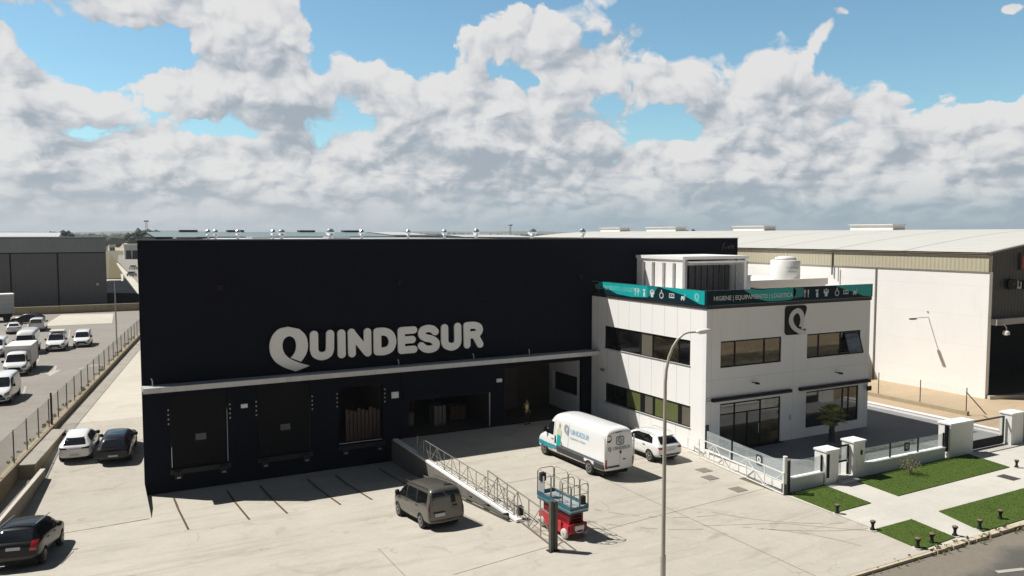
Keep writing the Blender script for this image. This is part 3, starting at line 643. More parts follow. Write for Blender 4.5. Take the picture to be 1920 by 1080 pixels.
HATCH = dict(L=4.28, W=1.80, wr_=.32, axles=(.78, 3.42), ys=[0, .05, .16, .35, .6, .95, 1.6, 2.2, 2.7, 3.1, 3.4, 3.8, 4.1, 4.22, 4.28],
    zr=[(0, .84), (.05, .96), (.16, 1.03), (.35, 1.14), (.6, 1.31), (.95, 1.42), (1.6, 1.46), (2.2, 1.45), (2.7, 1.30), (3.1, 1.02), (3.4, .93), (3.8, .86), (4.1, .74), (4.28, .56)],
    zs=[(0, .80), (.16, .94), (.6, .98), (2.2, .92), (3.1, .86), (3.8, .80), (4.1, .68), (4.28, .52)], zb=[(0, .36), (.3, .26), (3.8, .22), (4.28, .3)],
    w=[(0, .70), (.05, .79), (.2, .86), (.6, .90), (3.6, .895), (4.1, .8), (4.28, .62)], wr=[(0, .60), (.2, .68), (.6, .62), (.95, .58), (1.6, .60), (2.7, .64), (3.2, .72), (4.0, .7), (4.28, .5)],
    windows=[[(.75, 1.01), (2.95, .95), (2.6, 1.18), (2.15, 1.33), (1.2, 1.35), (.9, 1.24)]], rear_glass=[(-.60, 1.05), (.60, 1.05), (.50, 1.34), (-.50, 1.34)], screen=[(-.68, .98), (.68, .98), (.58, 1.36), (-.58, 1.36)],
    sills=[], rbump=[(-.70, .28), (.70, .28), (.66, .40), (-.66, .40)], fbump=[(-.7, .25), (.7, .25), (.7, .42), (-.7, .42)], grille=[(-.3, .5), (.3, .5), (.3, .65), (-.3, .65)],
    tail=[(.38, .86), (.76, .86), (.80, .96), (.40, .93)], tailmat='lamp_dark', head=[(.45, .62), (.78, .62), (.76, .74), (.45, .72)], rplate=[(-.25, .46), (.25, .46), (.25, .57), (-.25, .57)], mirror=(.98, 2.72, 0), handles=[(1.4, .86), (2.25, .84)],
    seams=[[(1.85, .35), (1.865, .35), (1.865, 1.3), (1.85, 1.3)]])
KANG = dict(L=4.3, W=1.83, wr_=.31, axles=(.75, 3.45), ys=[0, .04, .12, .3, .8, 1.6, 2.3, 2.7, 3.0, 3.3, 3.6, 3.95, 4.15, 4.26, 4.3],
    zr=[(0, 1.5), (.04, 1.68), (.12, 1.77), (.3, 1.81), (2.0, 1.83), (2.3, 1.79), (2.7, 1.58), (3.0, 1.32), (3.3, 1.12), (3.6, 1.04), (3.95, .94), (4.15, .82), (4.3, .62)],
    zs=[(0, 1.0), (2.3, 1.02), (3.0, 1.0), (3.6, .92), (4.0, .8), (4.3, .56)], zb=[(0, .34), (.3, .26), (4, .24), (4.3, .3)],
    w=[(0, .87), (.1, .90), (3.6, .91), (4.0, .84), (4.3, .68)], wr=[(0, .76), (.3, .77), (2.3, .74), (3.0, .76), (3.6, .8), (4.3, .55)],
    windows=[[(2.1, 1.1), (3.1, 1.08), (2.85, 1.36), (2.6, 1.55), (2.1, 1.58)]], screen=[(-.72, 1.10), (.72, 1.10), (.64, 1.64), (-.64, 1.64)], rear_glass=[(-.66, 1.14), (.66, 1.14), (.62, 1.6), (-.62, 1.6)],
    fbump=[(-.86, .24), (.86, .24), (.84, .52), (-.84, .52)], grille=[(-.55, .54), (.55, .54), (.4, .74), (-.4, .74)], head=[(.5, .66), (.84, .66), (.8, .88), (.55, .8)], tail=[(.78, .6), (.86, .6), (.86, 1.1), (.8, 1.1)], rbump=[(-.86, .28), (.86, .28), (.86, .5), (-.86, .5)],
    fplate=[(-.26, .40), (.26, .40), (.26, .51), (-.26, .51)], mirror=(1.14, 3.0, 0), mh=1.3)
def scaled(S, L, W, H, **kw):
    a, b, c = L / S['L'], W / S['W'], H / max(p[1] for p in S['zr']); D = dict(S)
    D['L'], D['W'] = L, W; D['ys'] = [y * a for y in S['ys']]; D['axles'] = tuple(y * a for y in S['axles'])
    for k in ('zr', 'zs', 'zb'): D[k] = [(y * a, z * c) for y, z in S[k]]
    for k in ('w', 'wr'): D[k] = [(y * a, x * b) for y, x in S[k]]
    for k in ('windows', 'sills', 'seams'):
        if k in S: D[k] = [[(y * a, z * c) for y, z in p] for p in S[k]]
    for k in ('rear_glass', 'screen', 'rbump', 'fbump', 'grille', 'tail', 'head', 'rplate', 'fplate'):
        if k in S: D[k] = [(x * b, z * c) for x, z in S[k]]
    D['mirror'] = (S['mirror'][0] * c, S['mirror'][1] * a, 0)
    if 'handles' in S: D['handles'] = [(y * a, z * c) for y, z in S['handles']]
    D.update(kw); return D

# ================================================================== the ground
def struct(mb, name, mat): return mb.build(name, mat, kind='structure')
def sheet(name, poly, z, mat, split=0):
    m = MB(); m.add([(p[0], p[1], z) for p in poly], [tuple(range(len(poly)))]); return struct(m, name, mat)
g = MB(); gx = [-9000, -400, -7, 17, 400, 9000]; gy = [19.9, 31, 62, 400, 12000]
for i in range(5):
    for j in range(4):
        if i == 2 and j == 1: continue
        g.add([(gx[i], gy[j], -.02), (gx[i + 1], gy[j], -.02), (gx[i + 1], gy[j + 1], -.02), (gx[i], gy[j + 1], -.02)], [(0, 1, 2, 3)])
g.add([(-9000, 19.9, -.02), (9000, 19.9, -.02), (9000, 19.9, -.16), (-9000, 19.9, -.16)], [(0, 1, 2, 3)])
struct(g, 'ground', M['farland'])
sheet('field_across_road', [(-9000, -9000), (9000, -9000), (9000, 6), (-9000, 6)], -.13, M['soil'])
sheet('road', [(-900, 6), (900, 6), (900, 19.9), (-900, 19.9)], -.126, M['asphalt'])
# dock ramp and side passage
RZ = lambda y: 0 if y <= 31 else (-1.36 * (y - 31) / 14 if y < 45 else -1.36)
PZ = lambda y: RZ(y) if y <= 42.7 else (-1.137 + (y - 42.7) * 1.037 / 13.3 if y < 56 else max(-.1, -.1) + min(1, (y - 56) / 6) * .1)
def gz(x, y): return 0 if (y < 31 or y > 62 or x > 17) else (RZ(y) if x > 2.6 else PZ(y))
def prof(name, x0, x1, ys, fz, mat):
    m = MB()
    for a, b in zip(ys, ys[1:]): m.add([(x0, a, fz(a)), (x1, a, fz(a)), (x1, b, fz(b)), (x0, b, fz(b))], [(0, 1, 2, 3)])
    return struct(m, name, mat)
prof('dock_ramp', 2.6, 17, [31, 45, 47.7], lambda y: RZ(y) , M['concrete'])
m = MB()
for a, b in zip([31, 42.7, 47.4, 56, 62], [42.7, 47.4, 56, 62]): m.add([(-7, a, PZ(a)), (2.6 + max(0, a - 47.4) * .19, a, PZ(a)), (2.6 + max(0, b - 47.4) * .19, b, PZ(b)), (-7, b, PZ(b))], [(0, 1, 2, 3)])
m.add([(2.6, 42.7, -1.137), (2.6, 47.5, PZ(47.5)), (2.6, 47.5, -1.36), (2.6, 45, -1.36)], [(0, 1, 2, 3)])
struct(m, 'side_passage', M['concrete'])
sheet('passage_far', [(-4.5, 62), (5.6, 62), (17.5, 122), (7.6, 122)], .0, M['pale_conc'])
sheet('front_yard', [(-60, 20), (30.45, 20), (30.45, 31), (-60, 31)], .0, M['concrete'])
sheet('side_yard', [(17, 31), (32.3, 31), (32.3, 47.44), (17, 47.44)], .0, M['concrete'])
sheet('pavement', [(30.45, 20.1), (70, 20.1), (70, 28.6), (30.45, 28.6)], .012, M['pave'])
sheet('paved_court', [(30.6, 28.3), (52.3, 28.3), (52.3, 60), (32, 60), (32, 35.6)], .016, M['deck'])
sheet('sandy_strip', [(52.3, 28.6), (62.6, 28.6), (62.6, 120), (52.3, 120)], .010, M['soil'])
sheet('neighbour_forecourt', [(55.7, 28.6), (110, 28.6), (110, 37.2), (62.49, 37.2), (55.7, 34)], .018, M['soil'])
L1 = lambda y: -4.21 + (y - 48.86) * 10.35 / 64.1      # line of the fenced boundary wall
sheet('car_park', [(L1(20), 20), (L1(62), 62), (L1(150), 150), (-70, 150), (-70, 20)], .004, M['carpark'])
sheet('car_park_island', [tuple(gnd(*p)[:2]) for p in ((78, 612), (210, 606), (213, 588), (115, 590))], .02, M['pale_conc'])
# joints, cracks, painted lines
def strip(name, a, b, w, mat, z=.006, zf=None):
    a = Vector((a[0], a[1], 0)); b = Vector((b[0], b[1], 0)); d = (b - a).normalized(); n = Vector((-d.y, d.x, 0)) * w / 2; N = max(1, int((b - a).length / 2)); m = MB()
    for k in range(N):
        p, q = a + (b - a) * k / N, a + (b - a) * (k + 1) / N; zz = zf or (lambda x, y: 0)
        m.add([(*(p - n)[:2], zz(p.x, p.y) + z), (*(q - n)[:2], zz(q.x, q.y) + z), (*(q + n)[:2], zz(q.x, q.y) + z), (*(p + n)[:2], zz(p.x, p.y) + z)], [(0, 1, 2, 3)])
    return struct(m, name, mat)
M['joint'] = mk('joint filler', (.20, .18, .145), .9, 0, .3, 3)
for a, b in (((12.1, 27.2), (20.85, 28.38)), ((20.85, 28.38), (30.4, 29.1)), ((17.2, 36.1), (30.3, 36.6)), ((24.2, 20.2), (24.0, 47))): strip('expansion_joint', a, b, .035, M['joint'])
strip('expansion_joint', (-3.6, 42.3), (2.5, 42.75), .06, M['joint'], .012, gz)
strip('expansion_joint', (4.5, 31.05), (4.6, 21), .03, M['joint']); strip('expansion_joint', (10.4, 31.05), (10.5, 21), .03, M['joint'])
for x in (3.94, 6.70, 8.51, 11.2, 12.86, 15.6): strip('dock_guide_line', (x, 46.2), (x, 39.3 if x < 15 else 40.3), .10, M['yellowish'], .02, gz)
M['scuff'] = mk('tyre scuff', (.30, .275, .235), .9, 0, .35, 2.5)
for cx, cy, rr_, a0, a1, w in ((26.5, 33.5, 6.2, 200, 262, .10), (26.5, 33.5, 7.7, 205, 258, .09), (32.5, 31.0, 7.6, 205, 250, .09), (33, 33, 10.5, 222, 262, .08), (8, 24.5, 8, 20, 60, .10), (8, 24.5, 9.5, 22, 55, .09), (22, 20, 6.5, 15, 58, .08)):
    N = 18; m = MB()
    for k in range(N):
        if rnd.random() < .22: continue
        q_ = []
        for a_ in (a0 + (a1 - a0) * k / N, a0 + (a1 - a0) * (k + 1) / N):
            for r_ in (rr_ - w / 2, rr_ + w / 2): q_.append((cx + r_ * math.cos(R(a_)), cy + r_ * math.sin(R(a_)), .004))
        m.add(q_, [(0, 1, 3, 2)])
    if all(p[1] < 31 or p[0] > 17.3 for p in m.v): struct(m, 'tyre_mark', M['scuff'])
strip('crack_line', (30.2, 22.5), (27.3, 25.2), .03, M['joint']); strip('crack_line', (27.3, 25.2), (24.0, 26.6), .025, M['joint'])
# car park paint
for a, b in (((52, 600), (52, 612)), ((131, 618), (129, 634)), ((100, 634), (97, 650)), ((48, 724), (43, 742)), ((75, 664), (70, 680))): strip('parking_line', gnd(*a), gnd(*b), .13, M['marking'], .010)
a = gnd(105, 686); b = gnd(98, 702); strip('arrow_marking', a, b, .22, M['marking'], .010)
m = MB(); c = gnd(96, 700); m.add([(c.x - .75, c.y + 1.5, .012), (c.x + .75, c.y + 1.7, .012), (c.x - .05, c.y - 1.8, .012)], [(0, 1, 2)]); struct(m, 'arrow_marking', M['marking'])
a = gnd(148, 692); b = gnd(172, 686); strip('arrow_marking', a, b, .25, M['marking'], .010); m = MB(); m.add([(b.x - .2, b.y - .9, .012), (b.x + 1.0, b.y + .3, .012), (b.x - .1, b.y + 1.2, .012)], [(0, 1, 2)]); struct(m, 'arrow_marking', M['marking'])
# road marks
m = MB(); m.add([(36.5, 17.2, -.118), (43, 17.9, -.118), (43, 18.05, -.118), (36.6, 17.35, -.118)], [(0, 1, 2, 3)]); m.add([(30.9, 17.55, -.118), (32.2, 17.2, -.118), (32.25, 17.4, -.118), (31, 17.75, -.118)], [(0, 1, 2, 3)]); struct(m, 'road_marking', M['marking'])
# kerb stones
m = MB(); x = 30.6
while x < 62:
    w = rnd.uniform(.35, 1.1); dz = rnd.uniform(-.02, .02)
    m.box(x, x + w, 19.84 + rnd.uniform(-.02, .02), 20.09, -.16, .03 + dz); x += w + rnd.choice((.02, .02, .1, .25))
m.box(-60, 30.5, 19.86, 20.02, -.16, -.01)
struct(m, 'kerb', mk('kerb stone', (.50, .42, .30), .9, 0, .2, 3, .4, 20, dirt=.5))
# lawns
def lawn(poly):
    m = MB(); m.prism(poly, .0, .05); struct(m, 'lawn', M['grass'])
    bm_pts = []
    return poly
LAWNS = [[(30.72, 27.9), (30.55, 24.9), (33.2, 25.0), (33.45, 28.0)], [(35.6, 28.0), (35.3, 25.06), (45.2, 25.3), (45.75, 28.0)],
         [(30.3, 22.62), (32.9, 22.65), (32.57, 20.36), (30.05, 20.2)], [(35.0, 22.72), (34.25, 20.2), (62, 20.3), (62, 22.95)]]
for q in LAWNS: lawn(q)
def inside(p, poly):
    c = False
    for i in range(len(poly)):
        a, b = poly[i], poly[i - 1]
        if (a[1] > p[1]) != (b[1] > p[1]) and p[0] < (b[0] - a[0]) * (p[1] - a[1]) / (b[1] - a[1]) + a[0]: c = not c
    return c
gm = MB()
for q in LAWNS:
    x0, x1 = min(p[0] for p in q), min(max(p[0] for p in q), 50); y0, y1 = min(p[1] for p in q), max(p[1] for p in q)
    for _ in range(int((x1 - x0) * (y1 - y0) * 260)):
        x, y = rnd.uniform(x0, x1), rnd.uniform(y0, y1)
        if not inside((x, y), q): continue
        h = rnd.uniform(.01, .03); a = rnd.uniform(0, 6.28); w = .02; dx, dy = math.cos(a) * w, math.sin(a) * w; lx, ly = rnd.uniform(-.03, .03), rnd.uniform(-.03, .03)
        gm.add([(x - dx, y - dy, .048), (x + dx, y + dy, .048), (x + lx, y + ly, .05 + h)], [(0, 1, 2)])
go = gm.build('grass_blades', M['grass']); go['kind'] = 'stuff'; go['label'] = 'short clipped green grass of the pavement lawns'
wm = MB()
for _ in range(170):
    x = 26 + 34 * rnd.random() ** 1.1; y = rnd.uniform(19.62, 20.12); n = rnd.randint(4, 9); s_ = rnd.uniform(.05, .19) * (1 if x > 30 else .5)
    for k in range(n):
        a = rnd.uniform(0, 6.28); r_ = s_ * rnd.uniform(.5, 1); z0 = -.12 if y < 19.85 else .02; wm.add([(x, y, z0), (x + math.cos(a + .5) * r_ * .6, y + math.sin(a + .5) * r_ * .6, z0 + s_ * .8), (x + math.cos(a) * r_, y + math.sin(a) * r_, z0 + s_ * rnd.uniform(.2, 1))], [(0, 1, 2)])
wo = wm.build('kerb_weeds', M['leaf2']); wo['kind'] = 'stuff'; wo['label'] = 'weeds growing between the kerb stones'
for (x, y) in ((29.82, 33.01), (29.17, 31.82), (29.08, 29.64)):
    m = MB(); m.box(x - .35, x + .35, y - .35, y + .35, .002, .02); m.build('drain_cover', mk('drain cover', (.19, .17, .14), .8, 0, .3, 12), kind='structure')
m = MB(); m.box(42.9, 43.6, 23.8, 24.7, .014, .03)
for k in range(9): m.box(42.93, 43.57, 23.86 + k * .09, 23.9 + k * .09, .03, .034)
m.build('drain_cover', mk('drain cover dark', (.06, .055, .05), .8, 0, .3, 12), kind='structure')
# ---- far land
for nm, px, z, mt in (('dark_ground', ((200, 573), (262, 573), (262, 556), (235, 522), (200, 522)), .02, mk('dark rough ground', (.022, .024, .030), 1, 0, .35, .12, spec=0)),
    ('brown_field', ((203, 521), (232, 521), (228, 498), (206, 476)), .03, M['field']), ('field_kerb', ((200, 524), (228, 524), (226, 514), (231, 514), (231, 527), (200, 527)), .05, M['pale_conc']),
    ('far_yard', ((262, 540), (242, 512), (221, 490), (222, 478), (262, 478)), .04, M['carpark']), ('far_road', ((262, 556), (232, 516), (218, 494), (221, 493), (240, 512), (262, 535)), .06, M['pale_conc']), ('far_dirt', ((203, 470), (262, 470), (262, 452), (203, 452)), .02, M['soil'])):
    sheet(nm, [tuple(gnd(*p)[:2]) for p in px], z, mt)
hm = MB(); N = 140                                        # low rise along the horizon
for k in range(N + 1):
    t = YAW + R(-50 + 100 * k / N); h = 31 + 5 * math.sin(k * .21) + 3 * math.sin(k * .53 + 1) + rnd.uniform(-.8, .8)
    for d, z in ((3800, -1), (4700, h * .6), (5600, h), (7500, h * .9)): hm.v.append((d * math.sin(t), d * math.cos(t), z))
for k in range(N):
    for j in range(3): hm.f.append((k * 4 + j, k * 4 + j + 1, k * 4 + j + 5, k * 4 + j + 4))
struct(hm, 'hills', M['farland']).data.shade_smooth()
ico = bmesh.new(); bmesh.ops.create_icosphere(ico, subdivisions=1, radius=1); IV = [v.co.copy() for v in ico.verts]; IF = [tuple(v.index for v in f.verts) for f in ico.faces]; ico.free()
tm = MB()
for k in range(950):
    t = YAW + R(rnd.uniform(-36, 36)); d = rnd.choice((rnd.uniform(900, 1500), rnd.uniform(1500, 2600), rnd.uniform(2600, 3900)))
    if math.sin(t * 37) + math.sin(t * 91 + d * .002) < -.3: continue
    if d < 1500 and rnd.random() < .6: continue
    x, y = d * math.sin(t), d * math.cos(t); n = rnd.randint(3, 6)
    for _ in range(n):
        s_ = rnd.uniform(3, 6.5) * (1 + d / 5000); ox, oy = rnd.uniform(-14, 14), rnd.uniform(-10, 10); hz_ = s_ * rnd.uniform(.7, 1.0)
        tm.add([(x + ox + v.x * s_ * rnd.uniform(.8, 1.3), y + oy + v.y * s_, hz_ + v.z * hz_ * rnd.uniform(.8, 1.2)) for v in IV], IF)
to = tm.build('distant_trees', M['tree']); to['kind'] = 'stuff'; to['label'] = 'far belt of trees along the horizon'

# ================================================================== text and badge helpers
def qloop(cx, cy, s):   # pen-loop Q outline (unit height about 1), origin at centre
    pts = [(240, 130), (170, 146), (122, 195), (100, 262), (106, 330), (142, 390), (205, 432), (295, 463), (345, 444), (398, 420), (345, 408), (300, 396), (252, 370), (212, 328), (195, 272), (208, 222), (245, 200), (282, 216), (298, 268), (288, 322), (257, 362), (335, 391), (372, 335), (386, 270), (370, 195), (320, 146)]
    return [(cx + (x - 245) / 333 * s, cy + (296 - (y - (x - 245) * -.10) ) / 333 * s) for x, y in pts]
def rrect(x0, x1, y0, y1, r, n=5, cut=None):
    out = []
    for (cx, cy, a0) in ((x1 - r, y1 - r, 0), (x0 + r, y1 - r, 90), (x0 + r, y0 + r, 180), (x1 - r, y0 + r, 270)):
        if cut == a0: out.append((x1, y0 + (y1 - y0) * .16)) ; out.append((x1 - (x1 - x0) * .32, y0)); continue
        out += [(cx + r * math.cos(R(a0 + 90 * k / n)), cy + r * math.sin(R(a0 + 90 * k / n))) for k in range(n + 1)]
    return out
def flat_front(loops_or_vf, Y, th, name, mat, parent, x0=0, z0=0):     # 2D (x,z) shape standing in a plane facing -y
    vf = loops_or_vf if isinstance(loops_or_vf, tuple) else curve_mesh(loops_or_vf, th / 2)
    return put2d(vf, lambda x, y, z: (x0 + x, Y - th / 2 + z, z0 + y)).build(name, mat, parent)
def flat_side(loops_or_vf, X, th, name, mat, parent, y0=0, z0=0):      # in a plane facing -x: text runs towards -y
    vf = loops_or_vf if isinstance(loops_or_vf, tuple) else curve_mesh(loops_or_vf, th / 2)
    return put2d(vf, lambda x, y, z: (X - th / 2 + z, y0 - x, z0 + y)).build(name, mat, parent)

# ================================================================== dark warehouse
YF = 47.4; TOP = 12.68
wh = thing('warehouse', 'big near-black warehouse with loading docks under a long pale canopy', 'warehouse', (24, YF, 0))
docks = [(4.0, 7.02, -.05, 4.0), (8.72, 11.74, -.03, 4.32), (13.5, 16.3, .08, 3.62), (18.0, 23.9, .0, 2.38), (24.95, 31.2, .0, 4.02)]
m = MB(); wall_holes(m, 'y', YF, .28, 2.6, 45.95, -1.5, TOP, docks); m.build('front_wall', M['navy'], wh)
m = MB(); m.prism([(2.6, YF + .28), (2.6, YF + .001 + .28), (16.9, 122), (17.2, 122), (2.95, YF + .28)], -1.4, TOP); m.build('side_wall', M['navy'], wh)
m = MB(); m.box(45.65, 45.95, YF + .28, 122, 0, TOP); m.box(17.2, 45.65, 121.7, 122, 0, TOP); m.build('rear_wall', M['navy'], wh)
m = MB(); m.box(2.55, 46.0, YF - .03, YF + .34, TOP, TOP + .06); m.build('parapet_cap', mk('cap metal', (.20, .21, .23), .5, .3), wh)
rf = MB().prism([(3.0, YF + .3), (45.6, YF + .3), (45.6, 121.6), (17.2, 121.6)], 12.30, 12.52).build('roof', M['roof'], wh)
m = MB(); m.box(3.2, 45.5, YF + .42, YF + .9, 12.53, 12.72); m.build('parapet_flashing', M['whitecap'], rf)
for px, Y in ((390, 84), (404, 84), (446, 84), (512, 80), (528, 80), (619, 66), (678, 76), (765, 76), (833, 72), (893, 60), (998, 56), (1092, 54)):
    p = onY(px, 438, Y); r_ = .22 if px not in (619, 528, 998) else .30
    v = MB(); v.lathe([(r_ * .55, 12.52), (r_ * .55, 12.9), (r_ * .85, 12.95)], (p.x, p.y, 0), 'z', 12); v.lathe([(r_ * .8, 12.95), (r_ * 1.2, 13.07), (r_ * 1.3, 13.2), (r_ * 1.1, 13.36), (r_ * .6, 13.47), (.02, 13.5)], (p.x, p.y, 0), 'z', 14)
    v.build('roof_vent', M['silver'], rf, smooth=False)
for px, Y in ((350, 90), (490, 92), (640, 88)):
    p = onY(px, 437, Y); v = MB(); v.box(p.x - 1.0, p.x + 1.0, p.y, p.y + 4, 12.52, 12.75); v.build('skylight', M['silver'], rf)
cn = MB().box(2.6, 32.0, 46.3, YF, 4.50, 4.76).build('canopy', M['canopy'], wh)
MB().box(2.58, 31.98, 46.27, 46.3, 4.49, 4.78).build('canopy_edge', mk('canopy edge', (.58, .58, .58), .8, 0, .12, 2, dirt=.3), cn)
for x in (3.1, 17.2, 22.4, 26.6):
    v = MB(); v.tube([(x, 46.9, 4.76), (x, 46.9, 5.05), (x - .06, 46.9, 5.2)], .03, 6); v.build('canopy_rod', M['steel'], cn)
def chips(x, z, Y=YF - .03):
    for k in range(4): MB().box(x - .035, x + .035, Y - .05, Y, z - .26 * k, z - .26 * k + .085).build('dock_marker_light', MATS.get('dull marker') or mk('dull marker', (.38, .38, .38), .5), wh)
for i, (x0, x1, z0, z1) in enumerate(docks[:3]):
    for s_, x in ((-1, x0 - .12), (1, x1 + .12)): chips(x, 3.25 - .0 * i)
    MB().box(x0 - .1, x1 + .1, YF - .12, YF - .002, z0 - .32, z0 - .06).build('dock_leveller_lip', mk('dock steel', (.03, .03, .03), .6, .3), wh)
    for x in (x0 + .12, x1 - .5):
        MB().box(x, x + .38, YF - .30, YF - .125, z0 - .55, z0 - .10).build('dock_bumper', M['rubber'], wh)
        MB().box(x + .1, x + .28, YF - .315, YF - .301, z0 - .50, z0 - .42).build('dock_reflector', M['steel'], wh)
for x0, x1, z0, z1 in docks[:2]:
    d = MB().box(x0 + .03, x1 - .03, YF + .12, YF + .2, z0, z1 - .02).build('dock_door', M['navy2'], wh)
    cx = (x0 + x1) / 2 + .05; MB().box(cx - .28, cx + .28, YF + .09, YF + .119, 1.40, 1.76).build('door_window', mk('hazy pane', (.085, .088, .095), .4), d)
# dock three is open with strip curtain; its dark bay
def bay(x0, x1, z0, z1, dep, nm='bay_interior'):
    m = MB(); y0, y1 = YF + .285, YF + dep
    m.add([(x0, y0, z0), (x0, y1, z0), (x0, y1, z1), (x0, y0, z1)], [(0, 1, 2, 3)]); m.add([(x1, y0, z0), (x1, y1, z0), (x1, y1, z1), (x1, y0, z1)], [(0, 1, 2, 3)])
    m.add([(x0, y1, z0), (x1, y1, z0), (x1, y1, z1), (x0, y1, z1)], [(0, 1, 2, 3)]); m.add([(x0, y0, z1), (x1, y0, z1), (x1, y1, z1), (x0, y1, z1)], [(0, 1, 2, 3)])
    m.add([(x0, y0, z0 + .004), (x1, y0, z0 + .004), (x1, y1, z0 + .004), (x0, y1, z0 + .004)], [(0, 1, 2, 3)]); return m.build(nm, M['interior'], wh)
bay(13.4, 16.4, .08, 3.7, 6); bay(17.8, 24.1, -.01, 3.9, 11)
sc_ = MB()
for k in range(9): sc_.box(14.0 + k * .25, 14.2 + k * .25, YF + .3, YF + .31, .2, 2.2 - .1 * (k % 3))
sc_.build('strip_curtain', mk('brown strip curtain', (.035, .012, .007), .4, 0, .3, 3), wh)
MB().box(18.0, 23.9, YF + .10, YF + .18, 2.39, 3.0).build('raised_door', M['navy2'], wh)
MB().bar((23.78, YF - .06, .1), (23.78, YF - .06, 2.4), .05).build('door_post', M['steel'], wh)
MB().box(17.6, 24.3, YF - .05, YF - .002, 2.44, 4.3).build('fascia_panel', M['navy'], wh)
for p, q in (((7.74, 3.02), (8.10, 3.24)), ((16.85, 2.69), (17.30, 3.08)), ((24.3, 3.05), (24.68, 3.28)), ):
    MB().box(p[0], q[0], YF - .16, YF - .055, p[1], q[1]).build('wall_light', mk('light housing white', (.75, .76, .78), .4), wh)
for x in (6.78, 17.45, 31.0): MB().box(x - .12, x + .12, YF - .14, YF - .002, 9.85, 10.1).build('floodlight', M['black'], wh)
# recessed entrance next to the office
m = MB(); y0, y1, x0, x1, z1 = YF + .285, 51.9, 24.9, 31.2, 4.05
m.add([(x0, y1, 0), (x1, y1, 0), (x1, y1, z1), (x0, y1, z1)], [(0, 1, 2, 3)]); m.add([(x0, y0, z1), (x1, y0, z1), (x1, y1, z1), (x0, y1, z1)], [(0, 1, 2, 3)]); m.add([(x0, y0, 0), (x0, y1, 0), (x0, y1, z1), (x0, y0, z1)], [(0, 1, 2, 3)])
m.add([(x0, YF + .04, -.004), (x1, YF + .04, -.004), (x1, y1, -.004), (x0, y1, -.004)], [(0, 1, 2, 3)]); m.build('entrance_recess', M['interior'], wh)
m = MB(); wall_holes(m, 'x', 31.2, .25, YF + .3, 51.9, 0, 4.05, [(48.0, 51.3, 1.3, 2.7)]); m.build('recess_side_wall', M['white_front'], wh)
w_ = MB().box(31.32, 31.38, 48.0, 51.3, 1.3, 2.7).build('recess_window', M['glass_dark'], wh); MB().box(31.28, 31.31, 49.6, 49.68, 1.3, 2.7).build('frame', M['black'], w_)
MB().box(25.6, 28.3, 51.8, 51.88, 0, 3.1).build('recess_door', mk('brown door', (.05, .03, .022), .6), wh)
# goods seen inside the open bay
def pallet(x, y, z, w, h, mat, label):
    t = thing('pallet_load', label, 'pallet of goods', (x, y, z), 0, 'pallet loads inside the open loading bay')
    m = MB()
    for k in range(3): m.box(x - w / 2, x + w / 2, y - .5 + k * .42, y - .4 + k * .42, z, z + .1)
    for k in range(5): m.box(x - w / 2 + k * w / 5.0, x - w / 2 + k * w / 5.0 + w * .15, y - .5, y + .5, z + .101, z + .125)
    m.build('pallet', M['goods'], t)
    q = MB(); n = 3
    for i in range(n):
        for j in range(2): q.box(x - w / 2 + .02 + i * w / n, x - w / 2 + (i + 1) * w / n - .01, y - .48 + j * .49, y + j * .49 - .01, z + .127, z + h)
    q.build('boxes', M[mat], t, bevel=.02)
for a in ((18.9, 50.6, 0, 1.1, .9, 'wrap', 'low shrink-wrapped pallet at the left of the open bay'), (21.1, 50.0, 0, .9, 1.35, 'wrap', 'tall pale pallet load near the middle of the open bay'), (22.9, 51.0, 0, 1.2, 1.0, 'goods', 'cardboard pallet load at the right of the open bay'), (20.0, 53.4, 0, 1.2, 1.6, 'goods', 'tall cardboard stack deep in the open bay')): pallet(*a)
sh = thing('storage_rack', 'tall pallet rack with loads at the back of the open bay', 'rack', (21, 56, 0))
m = MB()
for x in (18.2, 20.9, 23.6):
    for y in (55.6, 56.6): m.box(x - .05, x + .05, y, y + .1, 0, 3.7)
m.build('upright', mk('rack blue', (.02, .05, .14), .5), sh)
m = MB()
for z in (1.3, 2.6): m.box(18.25, 23.55, 55.55, 55.59, z, z + .12)
m.build('beam', M['orange'], sh)
m = MB()
for z in (1.43, 2.73):
    for k in range(5): m.box(18.4 + k * 1.03, 19.25 + k * 1.03, 55.7, 56.5, z, z + .8 * (.6 + .4 * ((k * 7 + int(z)) % 3) / 2))
m.build('stored_boxes', M['wrap'], sh)
